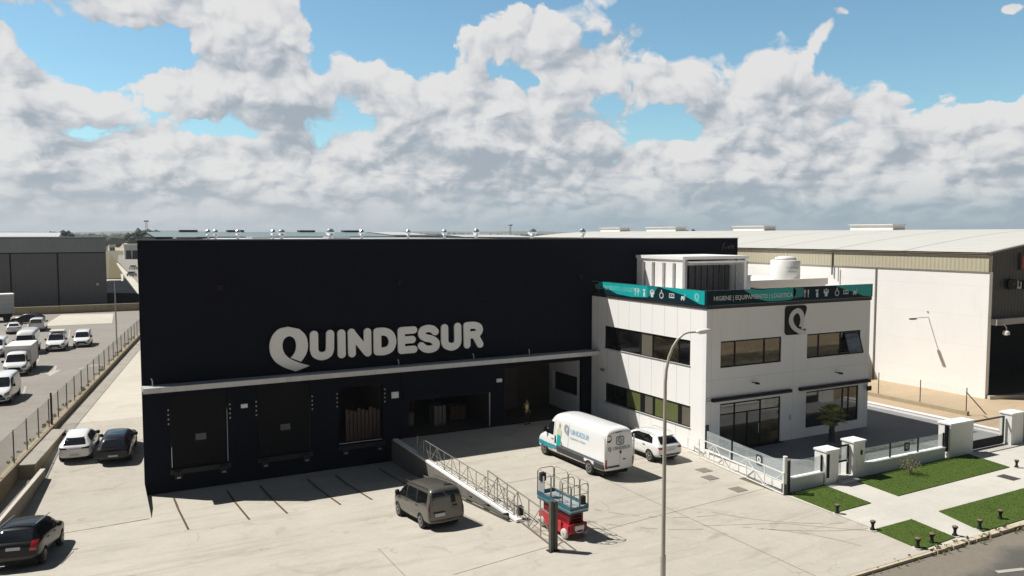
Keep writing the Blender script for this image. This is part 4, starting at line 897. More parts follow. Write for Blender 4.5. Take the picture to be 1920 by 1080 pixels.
# ------------------------------------------------------------------ big letters on the facade
sg = thing('facade_sign', 'row of big pale grey rounded letters on the black warehouse wall', 'sign', (16, YF - .12, 6.5))
YS = YF - .14
def wpx(cx, cy): p = onY(480 + cx / 4, 580 + cy / 4, YS); return (p.x, p.z)
ql = catmull([wpx(*p) for p in ((240, 130), (170, 146), (122, 195), (100, 262), (106, 330), (142, 390), (205, 432), (295, 463))], n=5)
ql += [wpx(400, 421)] + catmull([wpx(*p) for p in ((330, 402), (252, 368), (210, 326), (195, 272), (208, 222), (245, 200), (284, 218), (299, 268), (288, 322), (257, 362))], n=5)
ql += catmull([wpx(*p) for p in ((335, 391), (372, 335), (386, 270), (370, 195), (320, 146))], n=5)
flat_front([ql], YS, .12, 'letter', M['letters'], sg)
def arc(pts): return catmull(pts, n=5)
LET = [(31, [[(432, 190), (433, 300)], arc([(433, 300), (447, 335), (492, 350), (538, 331), (552, 295)]), [(552, 295), (553, 183)]]),
       (31, [[(637, 180), (640, 335)]]), (29, [[(713, 172), (717, 330)], [(713, 176), (832, 322)], [(832, 168), (835, 324)]]),
       (30, [[(906, 168), (908, 314)], arc([(906, 168), (960, 166), (1003, 188), (1020, 238), (1004, 290), (960, 312), (908, 314)])]),
       (28, [[(1085, 160), (1088, 306)], [(1085, 160), (1178, 153)], [(1088, 231), (1168, 225)], [(1088, 306), (1180, 298)]]),
       (28, [arc([(1340, 166), (1318, 147), (1280, 143), (1245, 158), (1240, 190), (1268, 212), (1312, 222), (1345, 246), (1342, 280), (1305, 297), (1265, 294), (1236, 272)])]),
       (29, [[(1410, 138), (1411, 236)], arc([(1411, 236), (1423, 266), (1462, 280), (1500, 262), (1510, 232)]), [(1510, 232), (1508, 128)]]),
       (27, [[(1576, 122), (1579, 266)], arc([(1576, 122), (1630, 118), (1664, 130), (1672, 155), (1656, 180), (1616, 190), (1579, 192)]), [(1640, 192), (1676, 260)]])]
for r_, strokes in LET:
    segs = []
    for st in strokes:
        w = [wpx(*p) for p in st]; segs += list(zip(w, w[1:]))
    ax = [p for s2 in segs for p in s2]; c0 = sum(p[0] for p in ax) / len(ax)
    c1 = wpx(480, 300); c2 = wpx(520, 300)
    rr = r_ * .98 / 4 * ((onY(1000, 640, YS) - onY(999, 640, YS)).length * 0 + (FWD.dot(Vector((c0, YS, 7)) - ORI)) / FPX)
    sd = lambda x, y: min(seg_sd((x, y), a, b) for a, b in segs) - rr
    xs = [p[0] for p in ax]; zs = [p[1] for p in ax]; lp = contour(sd, min(xs) - rr - .05, max(xs) + rr + .05, min(zs) - rr - .05, max(zs) + rr + .05, .045)
    flat_front(lp, YS, .12, 'letter', M['letters'], sg)
# small emblem near the right top corner of the facade
em = thing('corner_emblem', 'small dim grey bow emblem with lettering high on the black wall corner', 'emblem', (45, YF, 12))
m = MB(); pts = [(44.35, 11.70), (44.30, 11.95), (44.42, 12.2), (44.56, 12.33)]
for a, b in zip(pts, pts[1:]): m.bar((a[0], YF - .02, a[1]), (b[0], YF - .02, b[1]), .03, .06)
m.build('bow', mk('emblem grey', (.10, .10, .115), .7), em); 
m = MB()
for k in range(7): x = 44.62 + k * .155; m.bar((x, YF - .02, 11.86 + .03 * (k % 2)), (x + .06 * (k % 3 - 1), YF - .02, 12.0 + .012 * k), .02, .05)
m.build('lettering', MATS['emblem grey'], em)
m = MB(); m.add([(44.5, YF - .02, 12.02), (45.3, YF - .02, 12.06), (45.72, YF - .02, 12.16), (45.3, YF - .02, 12.12)], [(0, 1, 2, 3)]); m.build('swoosh', MATS['emblem grey'], em)

# ================================================================== white office block
XO, YO = 32.05, 35.45; XR = 46.4; OT = 8.62
of = thing('office_building', 'two-storey white office block with teal banner round its roof edge', 'office building', (39, YO, 0))
FW = [(33.17, 38.18, 5.06, 6.66), (40.45, 45.5, 5.10, 6.66), (33.2, 38.22, .02, 2.90), (40.48, 45.45, .60, 2.95)]
SW = [(36.85, 45.78, 5.08, 6.63), (36.75, 45.66, 1.30, 2.63)]
m = MB(); wall_holes(m, 'y', YO, .3, XO, XR, 0, OT, FW); m.build('front_wall', M['white_front'], of)
m = MB(); wall_holes(m, 'x', XO, .3, YO + .3, YF - .001, 0, OT, SW); m.build('side_wall', M['white_wall'], of)
m = MB(); m.box(XR - .3, XR, YO + .3, 55, 0, OT); m.build('far_side_wall', M['white'], of)
MB().box(XO + .3, XR - .3, YO + .3, YF - .01, 8.2, 8.4).build('roof', M['pave'], of)
MB().box(XO + .8, XR - .8, YO + .8, YF - .3, .02, .05).build('ground_floor', M['deck'], of)
MB().box(XO + .8, XR - .8, YO + .8, YF - .3, 4.2, 4.35).build('upper_floor', M['deck'], of)
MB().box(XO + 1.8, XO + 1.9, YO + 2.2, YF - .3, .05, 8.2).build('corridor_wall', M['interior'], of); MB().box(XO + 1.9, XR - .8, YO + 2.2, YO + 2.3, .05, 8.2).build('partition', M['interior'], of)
m = MB(); m.box(XO - .05, XR + .06, YO - .05, YO + .35, OT, OT + .20); m.box(XO - .05, XO + .35, YO + .35, YF - .02, OT, OT + .20); m.box(XR - .34, XR + .06, YO + .35, YF - .02, OT, OT + .2); m.build('roof_edge', mk('dark roof edge', (.022, .022, .026), .6, 0, .15, 2, dirt=.3), of)
MB().box(XO + .34, XR - .34, YO + .38, YF - .02, 8.41, 8.46).build('roof_membrane', M['whitecap'], of)
def window_y(x0, x1, z0, z1, Y, mulls, panes, opened=None):
    f = MB(); d0, d1 = Y + .05, Y + .12; fw = .07
    f.box(x0, x1, d0, d1, z0, z0 + fw); f.box(x0, x1, d0, d1, z1 - fw * 1.3, z1); f.box(x0, x0 + fw, d0, d1, z0 + fw, z1 - fw * 1.3); f.box(x1 - fw, x1, d0, d1, z0 + fw, z1 - fw * 1.3)
    for q in mulls: f.box(q - .05, q + .05, d0 + .005, d1 - .003, z0 + fw, z1 - fw * 1.3)
    fr = f.build('window_frame', M['black'], of); e = [x0 + fw] + sum([[q - .05, q + .05] for q in mulls], []) + [x1 - fw]
    for k, pm in enumerate(panes):
        if pm: MB().box(e[2 * k] + .001, e[2 * k + 1] - .001, Y + .085, Y + .095, z0 + fw + .001, z1 - fw * 1.3 - .001).build('pane', M[pm], fr)
    return fr
def window_x(y0, y1, z0, z1, X, mulls, panes):
    f = MB(); d0, d1 = X + .05, X + .12; fw = .06
    f.box(d0, d1, y0, y1, z0, z0 + fw); f.box(d0, d1, y0, y1, z1 - fw, z1); f.box(d0, d1, y0, y0 + fw, z0 + fw, z1 - fw); f.box(d0, d1, y1 - fw, y1, z0 + fw, z1 - fw)
    for q, w in mulls: f.box(d0 + .005, d1 - .003, q - w, q + w, z0 + fw, z1 - fw)
    fr = f.build('window_frame', M['black'], of); e = [y0 + fw] + sum([[q - w, q + w] for q, w in mulls], []) + [y1 - fw]
    for k, pm in enumerate(panes):
        if pm: MB().box(X + .085, X + .095, e[2 * k] + .001, e[2 * k + 1] - .001, z0 + fw + .001, z1 - fw - .001).build('pane', M[pm], fr)
    MB().box(X - .04, X + .03, y0 - .04, y1 + .04, z0 - .05, z0 - .003).build('window_sill', M['steel'], fr); return fr
window_y(*FW[0], YO, (34.36, 36.78), ('warmglass', 'warmglass', 'warmglass')); fr2 = window_y(*FW[1], YO, (41.56, 43.62), ('glass', 'warmglass', None))
# tilted open sash at the right upper window
sa = MB(); P0_, P1_, w0_ = Vector((43.98, YO + .06, 6.5)), Vector((43.98, YO - .34, 5.2)), 1.38
def sash(z, t): p = P0_.lerp(P1_, t); return p
for a, b in (((0, 0), (1, 0)), ((0, 1), (1, 1)), ((0, 0), (0, 1)), ((1, 0), (1, 1))):
    sa.bar(P0_.lerp(P1_, a[1]) + Vector((w0_ * a[0], 0, 0)), P0_.lerp(P1_, b[1]) + Vector((w0_ * b[0], 0, 0)), .06)
so_ = sa.build('open_sash', M['black'], fr2)
m = MB(); m.add([tuple(P0_), tuple(P0_ + Vector((w0_, 0, 0))), tuple(P1_ + Vector((w0_, 0, 0))), tuple(P1_)], [(0, 1, 2, 3)]); m.build('pane', mk_glass('grey sash glass', (.10, .105, .11), .2, .1), fr2)
MB().box(43.68, 45.42, YO + .10, YO + .105, 5.2, 6.55).build('pane', M['glass_dark'], fr2)
# entrance glazing
dr = window_y(*FW[2], YO, (34.42, 36.55), (None, None, None))
m = MB(); m.box(33.27, 38.15, YO + .052, YO + .118, 2.18, 2.24); m.box(35.42, 35.52, YO + .056, YO + .114, .09, 2.18); m.build('door_frame', M['black'], dr)
for x0, x1, z0, z1, mt in ((33.27, 34.36, .1, 2.17, 'glass'), (34.48, 35.41, .1, 2.17, 'glass'), (35.53, 36.49, .1, 2.17, 'glass'), (36.61, 38.14, .1, 2.17, 'warmglass'), (33.27, 34.36, 2.25, 2.8, 'glass'), (34.48, 36.49, 2.25, 2.8, 'glass'), (36.61, 38.14, 2.25, 2.8, 'warmglass')):
    MB().box(x0, x1, YO + .08, YO + .09, z0, z1).build('door_pane', M[mt], dr)
MB().bar((36.35, YO - .02, .8), (36.35, YO - .02, 1.4), .04).build('door_handle', M['steel'], dr)
MB().box(33.1, 38.3, YO - .3, YO - .001, .02, .045).build('door_step', M['black'], of)
window_y(*FW[3], YO, (43.98, 44.55), ('glass', 'glass', 'glass'))
# side bands of windows with blinds
window_x(*SW[0], XO, ((37.97, .05), (40.5, .06), (41.80, .09), (44.42, .05)), ('glass_dark', 'glass', 'blind2', 'glass_dark', 'glass_dark'))
window_x(*SW[1], XO, ((37.8, .16), (40.35, .10), (41.52, .22), (43.3, .05), (44.5, .05)), ('blind2', 'blind', 'blind2', 'blind', 'glass_dark', 'glass_dark'))
MB().box(XO + .084, XO + .0845, 39.5, 40.2, 1.37, 2.56) 
for x0, x1 in ((32.47, 39.02), (39.77, 46.42)):
    a = MB().box(x0, x1, YO - .20, YO - .002, 3.10, 3.28).build('awning_box', M['black'], of); MB().bar((x0 + .02, YO - .2, 3.13), (x1 - .02, YO - .2, 3.13), .07).build('awning_roller', M['trim'], a)
for x in (35.75, 43.15):
    l_ = MB().bar((x, YO, 4.0), (x, YO - .35, 3.98), .05).build('facade_lamp', M['black'], of); MB().bar((x - .02, YO - .3, 3.99), (x + .22, YO - .38, 3.95), .12).build('lamp_head', M['black'], l_)
MB().box(46.0, 46.38, YO - .3, YO - .21, 2.55, 2.85).build('wall_box', M['black'], of); MB().box(39.0, 39.15, YO - .04, YO - .002, 1.3, 1.62).build('letter_plate', M['steel'], of)
for y in (45.9,): MB().box(XO - .14, XO - .002, y - .25, y + .25, 3.42, 3.56).build('outside_socket', M['steel'], of)
MB().box(XO + .03, XO + .28, YO - .035, YO - .002, .05, 1.75).build('corner_panel', M['trim'], of)
m = MB(); 
for z in (3.15, 3.32): m.bar((32.08, YO - .03, z), (32.38, YO - .03, z), .03)
m.build('wall_bracket', M['steel'], of)
# square logo plate on the front
lg = thing('logo_plate', 'black rounded square plate with a pale loop letter on the white front wall', 'logo sign', (39.33, YO, 7.6))
flat_front([rrect(38.40, 40.28, 6.72, 8.54, .24, cut=270)], YO - .012, .06, 'plate', M['black'], lg)
lq = catmull([(x, z) for x, z in qloop(0, 0, 1)], True, 3)
# the loop on the plate is drawn taller than on the long sign
def lpx(cx, cy): p = onY(1300 + cx / 5.333, 500 + cy / 5.333, YO); return (p.x, p.z)
o1 = catmull([lpx(*p) for p in ((1025, 412), (975, 445), (947, 500), (945, 560), (968, 612), (1010, 650), (1062, 678))], n=5) + [lpx(1100, 672), lpx(1122, 640)]
o1 += catmull([lpx(*p) for p in ((1080, 632), (1030, 612), (998, 575), (984, 530), (992, 490), (1020, 463), (1046, 478), (1058, 520), (1054, 560), (1042, 596))], n=5) + catmull([lpx(*p) for p in ((1078, 606), (1092, 560), (1096, 505), (1082, 450), (1055, 418))], n=5)
flat_front([o1], YO - .085, .04, 'letter', mk('plate letter grey', (.62, .62, .61), .6), lg)
# ---- printed banner round the roof edge
bn = thing('roof_banner', 'teal and navy printed banner round the office roof railing', 'banner', (XO, YO, 8.85))
BF, BX, B0, B1 = YO - .09, XO - .09, 8.84, 9.71
m = MB(); m.box(BX, XR + .06, BF, BF + .02, B0, B1); m.box(BX, BX + .02, BF + .021, 46.42, B0, B1); m.build('cloth', M['navyprint'], bn)
m = MB()
for k in range(9): m.bar((XO + .25 + k * 1.76, YO + .02, OT + .2), (XO + .25 + k * 1.76, YO + .02, B1 - .02), .05)
for k in range(7): m.bar((XO + .02, YO + .3 + k * 1.8, OT + .2), (XO + .02, YO + .3 + k * 1.8, B1 - .02), .05)
m.bar((XO, YO + .02, B1 - .03), (XR, YO + .02, B1 - .03), .05); m.bar((XO + .02, YO, B1 - .03), (XO + .02, YF, B1 - .03), .05); m.build('railing', M['steel'], bn)
def bx(u): return XO + u * (XR - XO) / 310          # u: 0..310 along the front strip
def bz(t): return B0 + .01 + (B1 - B0 - .02) * t    # t: height share
wave = lambda up: up
f1_ = [(62, 1), (95, .93), (150, 1.0), (150, .2), (120, .08), (100, .12), (82, .38), (70, .72)]
f2_ = [(232, 1), (309, 1), (309, .04), (292, .10), (272, .42), (250, .72)]
flat_front([[(bx(u), bz(t)) for u, t in catmull(f1_, True, 4)]], BF - .006, .004, 'teal_swoosh', M['teal'], bn); flat_front([[(bx(u), bz(t)) for u, t in f2_]], BF - .006, .004, 'teal_swoosh', M['teal'], bn)
flat_front([[(bx(u), bz(t)) for u, t in [(150, .99), (170, .97), (170, .3), (150, .2)]]], BF - .006, .004, 'teal_swoosh', M['tealdark'], bn)
flat_front(text2d('HIGIENE | EQUIPAMIENTO | LOGISTICA', .37, .005, spacing=1.0), BF - .013, .004, 'lettering', M['print_white'], bn, bx(79), bz(.45))
LEN = 46.40 - YO
def sy_(u): return 46.40 - u * LEN / 200          # u: 0 at the warehouse end .. 200 at the corner
def side_shape(pts, nm, mt, off=.006): flat_side([[(46.40 - sy_(u), bz(t)) for u, t in pts]], BX - off, .004, nm, M[mt], bn, 46.40, 0)
side_shape([(0, .98), (100, .99), (100, .12), (70, .02), (40, .12), (22, .42), (10, .55), (0, .75)], 'teal_swoosh', 'teal'); side_shape([(120, 1.0), (198, .99), (198, .02), (190, .06), (165, .55), (140, .82)], 'teal_swoosh', 'teal')
side_shape([(100, .98), (120, .99), (108, .3), (100, .14)], 'teal_swoosh', 'tealdark')
flat_side(text2d('EQUIPAMIENTO | LOGISTICA', .40, .006), BX - .013, .004, 'lettering', M['print_pale'], bn, sy_(40), bz(.55))
def icon(k):   # little pictograms: cutlery, spray bottle, uniform, pot, tray, trolley
    b = MB(); B = lambda x0, x1, y0, y1: b.box(x0, x1, y0, y1, -.002, .002)
    if k == 0: B(-.20, -.14, -.24, .02); B(-.24, -.20, .04, .24); B(-.19, -.15, .04, .24); B(-.14, -.10, .04, .24); B(.08, .18, -.04, .24); B(.10, .15, -.24, -.05)
    if k == 1: B(-.08, .10, -.26, .02); B(-.04, .06, .03, .12); B(-.14, .12, .13, .22)
    if k == 2: B(-.12, .12, -.24, .08); B(-.22, -.13, -.05, .2); B(.13, .22, -.05, .2); B(-.06, .06, .14, .26)
    if k == 3:
        for a in range(12):
            t0, t1 = 2 * math.pi * a / 12, 2 * math.pi * (a + .8) / 12; b.add([(.14 * math.cos(t0), -.06 + .14 * math.sin(t0), 0), (.21 * math.cos(t0), -.06 + .21 * math.sin(t0), 0), (.21 * math.cos(t1), -.06 + .21 * math.sin(t1), 0), (.14 * math.cos(t1), -.06 + .14 * math.sin(t1), 0)], [(0, 1, 2, 3)])
        B(-.04, .04, .17, .28)
    if k == 4: B(-.24, .24, -.16, -.10); B(-.24, -.19, -.09, .12); B(.19, .24, -.09, .12); B(-.18, .18, .07, .12); B(-.08, .08, -.05, .0)
    if k == 5: B(-.24, .10, -.16, -.11); B(-.20, .06, -.10, .02); B(.11, .15, -.16, .16); B(-.22, -.14, -.24, -.17); B(.0, .08, -.24, -.17)
    return (b.v, b.f)
for k, u in enumerate((176, 196, 214, 236, 254, 274)): flat_front(icon(k), BF - .013, .004, 'pictogram', M['print_white'], bn, bx(u), bz(.5))
for k, u in enumerate((80, 94, 109, 126, 144, 164)): flat_side(icon(k), BX - .013, .004, 'pictogram', M['print_white'], bn, sy_(u), bz(.46))
flat_side([catmull(qloop(0, 0, .5), True, 2)], BX - .016, .004, 'loop_letter', M['print_pale'], bn, sy_(186), bz(.5))
# ---- penthouse on the office roof
ph = thing('roof_house', 'white louvred plant room on the office roof against the black wall', 'plant room', (38.8, 42.3, 8.4))
slots = [(y, y + .36, 8.9, 11.02) for y in (46.38, 45.28, 44.10, 43.0)]
m = MB(); wall_holes(m, 'x', 36.0, .22, 42.3, YF - .01, 8.4, 11.28, slots); m.build('slotted_wall', M['white'], ph)
MB().box(35.9, 42.0, 42.15, YF - .01, 11.28, 11.5).build('roof', M['whitecap'], ph)
MB().box(41.7, 41.9, 42.3, YF - .01, 8.4, 11.28).build('side_wall', M['white'], ph)
m = MB(); m.box(36.22, 36.42, 42.32, 42.5, 8.4, 11.28); m.box(40.95, 41.05, 42.32, 42.5, 8.4, 11.28); m.box(36.42, 40.95, 42.32, 42.5, 10.88, 10.98); m.build('front_frame', mk('grey frame', (.30, .30, .31), .6), ph)
MB().box(36.42, 41.69, 42.05, 42.31, 11.02, 11.16).build('white_beam', M['whitecap'], ph)
m = MB()
for k in range(7): m.box(37.6 + k * .55, 38.02 + k * .55, 43.4, 43.5, 8.4, 10.86)
m.build('dark_slat', mk('dark slat', (.045, .045, .052), .6, 0, .15, 2), ph)
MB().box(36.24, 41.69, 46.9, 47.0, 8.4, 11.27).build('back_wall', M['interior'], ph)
for x, y, h in ((42.6, 43.2, 10.95), (43.3, 43.6, 9.9), (42.9, 44.6, 10.2)):
    t = thing('air_duct', {42.6: 'tallest grey air duct right of the roof plant room', 43.3: 'short grey roof duct furthest right of the plant room', 42.9: 'medium grey roof duct close behind the tallest one'}[x], 'duct', (x, y, 8.46))
    MB().box(x - .16, x + .16, y - .16, y + .16, 8.46, h).build('shaft', M['steel'], t); MB().box(x - .21, x + .21, y - .21, y + .21, h + .005, h + .09).build('cap', M['steel'], t)
# annex and tank behind
an = thing('annex_building', 'low white flat-roofed annex between the office and the cream hall', 'annex', (54, 48, 0))
MB().box(46.42, 60.4, 51, 62, 0, 8.75).build('walls', M['white'], an); m = MB(); m.box(46.42, 60.5, 50.8, 51.0, 8.4, 9.0); m.box(46.5, 60.4, 51.0, 62, 8.755, 8.80); m.build('roof', M['whitecap'], an)
tk = thing('water_tank', 'round white tank with a domed lid on the annex roof', 'tank', (58, 53.6, 8.8))
MB().lathe([(1.30, 8.80), (1.33, 8.9), (1.33, 10.55), (1.25, 10.62)], (58, 53.6, 0), 'z', 32).build('shell', M['tank'], tk, smooth=True)
MB().lathe([(1.0, 10.62), (.92, 10.85), (.6, 10.95), (.02, 11.0)], (58, 53.6, 0), 'z', 28).build('lid', M['tank'], tk, smooth=True)
m = MB(); m.tube([(57.95, 53.5, 10.98), (57.95, 53.5, 11.28)], .05, 6); m.build('vent_pipe', M['whitemetal'], tk)
m = MB()
for k in range(7): a = -2.25 + k * .13; m.box(58 + 1.345 * math.cos(a) - .05, 58 + 1.345 * math.cos(a) + .05, 53.6 + 1.345 * math.sin(a) - .01, 53.6 + 1.345 * math.sin(a) + .01, 9.86, 9.98)
for k in range(5): a = -2.2 + k * .15; m.box(58 + 1.345 * math.cos(a) - .06, 58 + 1.345 * math.cos(a) + .06, 53.6 + 1.345 * math.sin(a) - .01, 53.6 + 1.345 * math.sin(a) + .01, 9.5, 9.62)
m.build('tank_markings', mk('tank print', (.30, .33, .37), .6), tk)

# ================================================================== cream hall on the right
NX = 62.49; NY = 37.17; NE = 124
nb = thing('neighbour_hall', 'long white-walled hall with cream band and curved sheet roof', 'industrial hall', (NX, NY, 0))
MB().box(NX, NX + .3, NY, NE, 0, 10.06).build('side_wall', M['nb_white'], nb)
MB().box(NX - .10, NX + .3, NY - .02, NE, 10.07, 11.32).build('cream_band', M['cream'], nb)
MB().box(NX - .22, NX + .3, NY - .05, NE, 11.33, 11.52).build('gutter', mk('gutter brown', (.20, .17, .12), .6, .2), nb)
rx = [(NX - .28 + 45.3 * t, 11.60 + 1.95 * (1 - abs(2 * t - 1) ** 1.6)) for t in [k / 24 for k in range(25)]]
m = MB(); n = len(rx)
m.v = [(x, NY - .15, z) for x, z in rx] + [(x, NE, z) for x, z in rx]; m.f = [(i, i + 1, n + i + 1, n + i) for i in range(n - 1)]
m.add([(x, NY - .15, z - .12) for x, z in rx] + [(x, NE, z - .12) for x, z in rx], [(i, i + 1, n + i + 1, n + i) for i in range(n - 1)]); m.add([(x, NY - .15, z) for x, z in rx] + [(x, NY - .15, z - .12) for x, z in rx], [(i, i + 1, n + i + 1, n + i) for i in range(n - 1)])
m.build('roof', M['creamroof'], nb)
m = MB(); poly = [(NX + .42, 11.6)] + [(x, z - .12) for x, z in rx if x > NX + .5]; n = len(poly)
m.v = [(x, NY + .02, z) for x, z in poly] + [(x, NY + .02, 6.2) for x, _ in poly]; m.f = [(i, i + 1, n + i + 1, n + i) for i in range(n - 1)]
m.build('gable', M['nb_grey'], nb)
MB().box(NX + .001, NX + .42, NY - .06, NY - .001, 0, 10.06).build('corner_column', M['nb_white'], nb)
bm_ = MB().box(NX + .45, 106, NY - .5, NY + .0, 5.86, 6.34).build('canopy_beam', M['canopy'], nb)
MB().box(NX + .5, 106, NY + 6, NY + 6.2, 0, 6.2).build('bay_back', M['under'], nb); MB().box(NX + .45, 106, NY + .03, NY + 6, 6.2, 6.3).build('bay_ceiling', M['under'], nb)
MB().box(NX + .45, NX + .6, NY + .03, NY + .2, 0, 5.85).build('door_jamb', M['darksteel'], nb)
MB().box(NX - .06, NX - .002, 47.15, 47.30, 0, 10.0).build('wall_seam', mk('seam dark', (.16, .15, .13), .8), nb)
MB().tube([(NX - .16, 51.9, 11.3), (NX - .16, 51.9, 9.2)], .07, 8).build('downpipe', M['darksteel'], nb); MB().tube([(NX - .14, 51.2, 9.9), (NX - .14, 51.2, 8.6)], .05, 8).build('downpipe', M['steel'], nb)
m = MB(); m.tube([(NX, 42.17, 6.5), (NX - .05, 42.17, 6.5)], .06, 8); m.build('wall_fixing', M['darksteel'], nb)
lm = MB(); lm.tube([(NX, 42.1, 6.05), (NX - .9, 42.25, 6.05), (NX - 1.5, 42.3, 6.0)], .035, 8); la = lm.build('wall_lamp_arm', M['steel'], nb); MB().box(NX - 2.1, NX - 1.4, 42.15, 42.45, 5.92, 6.04).build('lamp_head', M['darksteel'], la, bevel=.03)
l_ = MB().tube([(NX + .7, NY - .52, 5.9), (NX + .9, NY - .8, 5.95), (NX + 1.15, NY - .85, 5.7), (NX + 1.15, NY - .85, 5.5)], .05, 8).build('bracket_lamp', M['steel'], nb)
bpy_l = MB().lathe([(.06, .0), (.24, -.12), (.26, -.36), (.05, -.44)], (NX + 1.15, NY - .85, 5.52), 'z', 14).build('globe', M['whitecap'], l_)
for y0, y1 in ((61.4, 67.3), (81.5, 87.5), (100.4, 107.9), (115.5, 121.5)):
    q = MB().box(83.9, 86.1, y0, y1, 13.45, 14.15).build('roof_monitor', M['whitecap'], nb); MB().box(83.7, 86.3, y0 - .1, y1 + .1, 14.151, 14.22).build('monitor_cap', M['whitecap'], q)
sr = thing('red_sign', 'red panel sign high on the dark gable at the right edge', 'sign', (67, NY - .1, 10.8))
MB().box(66.48, 69.5, NY - .16, NY - .02, 10.15, 11.5).build('frame', M['trim'], sr); MB().box(66.62, 69.4, NY - .18, NY - .165, 10.25, 11.22).build('face', M['signred'], sr)
ls = thing('gable_letters', 'row of bulky black and grey letters on the dark gable', 'letter sign', (66, NY - .1, 9))
flat_front([rrect(64.62, 65.85, 8.62, 9.45, .3)], NY - .12, .2, 'letter', M['black'], ls); flat_front([[(65.0, 9.02), (65.6, 9.06), (65.62, 9.16), (65.0, 9.12)]], NY - .30, .05, 'highlight', M['trim'], ls)
for q in ([(65.9, 8.68), (66.06, 8.68), (66.06, 9.3), (65.9, 9.3)], [(66.06, 8.66), (66.5, 8.66), (66.5, 8.8), (66.06, 8.8)], [(66.36, 8.8), (66.5, 8.8), (66.5, 9.2), (66.36, 9.2)]): flat_front([q], NY - .12, .15, 'letter', M['steel'], ls)
flat_front([rrect(66.7, 68.4, 8.6, 9.25, .1)], NY - .12, .2, 'letter', M['black'], ls)
# plot boundary between court and hall
def lowwall(name, x0, x1, y0, y1, z0, z1, label, mat='lowwall', cap=True, group=None):
    t = thing(name, label, 'wall', ((x0 + x1) / 2, (y0 + y1) / 2, z0), 0, group)
    MB().box(x0, x1, y0, y1, z0, z1).build('masonry', M[mat], t)
    if cap: MB().box(x0 - .03, x1 + .03, y0 - .03, y1 + .03, z1 + .001, z1 + .05).build('coping', M['whitecap'] if mat == 'lowwall' else M['pale_conc'], t)
    return t
lowwall('court_kerb_wall', 52.2, 52.55, 29.0, 60, 0, .22, 'low pale kerb wall between the grey court and the sandy strip')
lowwall('fence_foundation', 55.5, 55.8, 34.2, 90, 0, .30, 'low brown footing wall under the wire fence beside the hall', 'oldwall', False)
fn = thing('wire_fence', 'wire fence with thin posts beside the white hall wall', 'fence', (55.65, 50, .3))
for k in range(14): MB().tube([(55.65, 34.35 + k * 3.6, .3), (55.65, 34.35 + k * 3.6, 2.0)], .035, 6).build('post', M['darksteel'], fn)
m = MB(); m.add([(55.65, 34.35, .32), (55.65, 84.7, .32), (55.65, 84.7, 1.95), (55.65, 34.35, 1.95)], [(0, 1, 2, 3)]); m.build('chain_link', mk_mesh('fine chain link', (.30, .27, .2), .09, .03), fn)
MB().bar((55.65, 34.4, 1.7), (55.65, 32.9, .35), .06).build('brace', M['darksteel'], fn)
t = thing('sloping_curb', 'pale angled kerb in front of the dark opening of the hall', 'kerb', (66, 36, 0)); MB().bar((62.6, 36.9, .15), (68.0, 35.0, .15), .35, .3).build('kerb_block', M['pale_conc'], t)

# ================================================================== street front of the court
FY = 28.15
lowwall('front_low_wall', 31.0, 33.58, FY, FY + .28, 0, .62, 'short white low wall left of the pedestrian gate')
lowwall('front_low_wall', 36.63, 43.75, FY, FY + .28, 0, .62, 'long white low wall between gate pillar and wide end pillar')
def pillar(x0, x1, h, label):
    t = thing('gate_pillar', label, 'pillar', ((x0 + x1) / 2, FY + .2, 0), 0, 'white gate pillars along the pavement')
    MB().box(x0, x1, FY - .12, FY + .62, 0, h).build('shaft', M['lowwall'], t); MB().box(x0 - .05, x1 + .05, FY - .17, FY + .67, h + .001, h + .09).build('cap', M['whitecap'], t); return t
p1 = pillar(33.6, 34.55, 1.72, 'white pillar at the left of the pedestrian gate'); MB().box(33.66, 33.86, FY - .135, FY - .121, .35, 1.6).build('dark_slot', M['black'], p1)
p2 = pillar(35.68, 36.6, 1.95, 'white pillar at the right of the pedestrian gate'); MB().box(36.25, 36.38, FY - .15, FY - .121, 1.25, 1.5).build('intercom', M['black'], p2)
p3 = pillar(44.0, 46.2, 1.95, 'extra wide white pillar at the end of the glass fence'); p4 = pillar(50.1, 51.35, 1.9, 'white pillar at the right of the sliding vehicle gate')
MB().box(43.78, 43.98, FY - .02, FY + .1, .4, 1.95).build('dark_slot', M['black'], p3)
gt = thing('pedestrian_gate', 'narrow black framed gate with glass between two white pillars', 'gate', (35.1, FY + .2, 0))
m = MB(); 
for x in (34.62, 35.58): m.box(x - .05, x + .05, FY + .1, FY + .18, .1, 1.85)
for z in (.12, .95, 1.78): m.box(34.68, 35.52, FY + .11, FY + .17, z, z + .09)
m.build('frame', M['black'], gt); MB().box(34.68, 35.52, FY + .135, FY + .145, 1.05, 1.77).build('pane', M['clear'], gt); MB().box(35.44, 35.5, FY + .05, FY + .1, .9, 1.1).build('handle', M['steel'], gt)
for k, (y0, z1) in enumerate(((FY - .55, .12), (FY - .15, .24))):
    t = thing('doorstep', ('lower' if k == 0 else 'upper') + ' pale step in front of the pedestrian gate', 'step', (35.1, y0, 0)); MB().box(34.5, 35.75, y0, y0 + .45, 0, z1).build('slab', M['pave'], t)
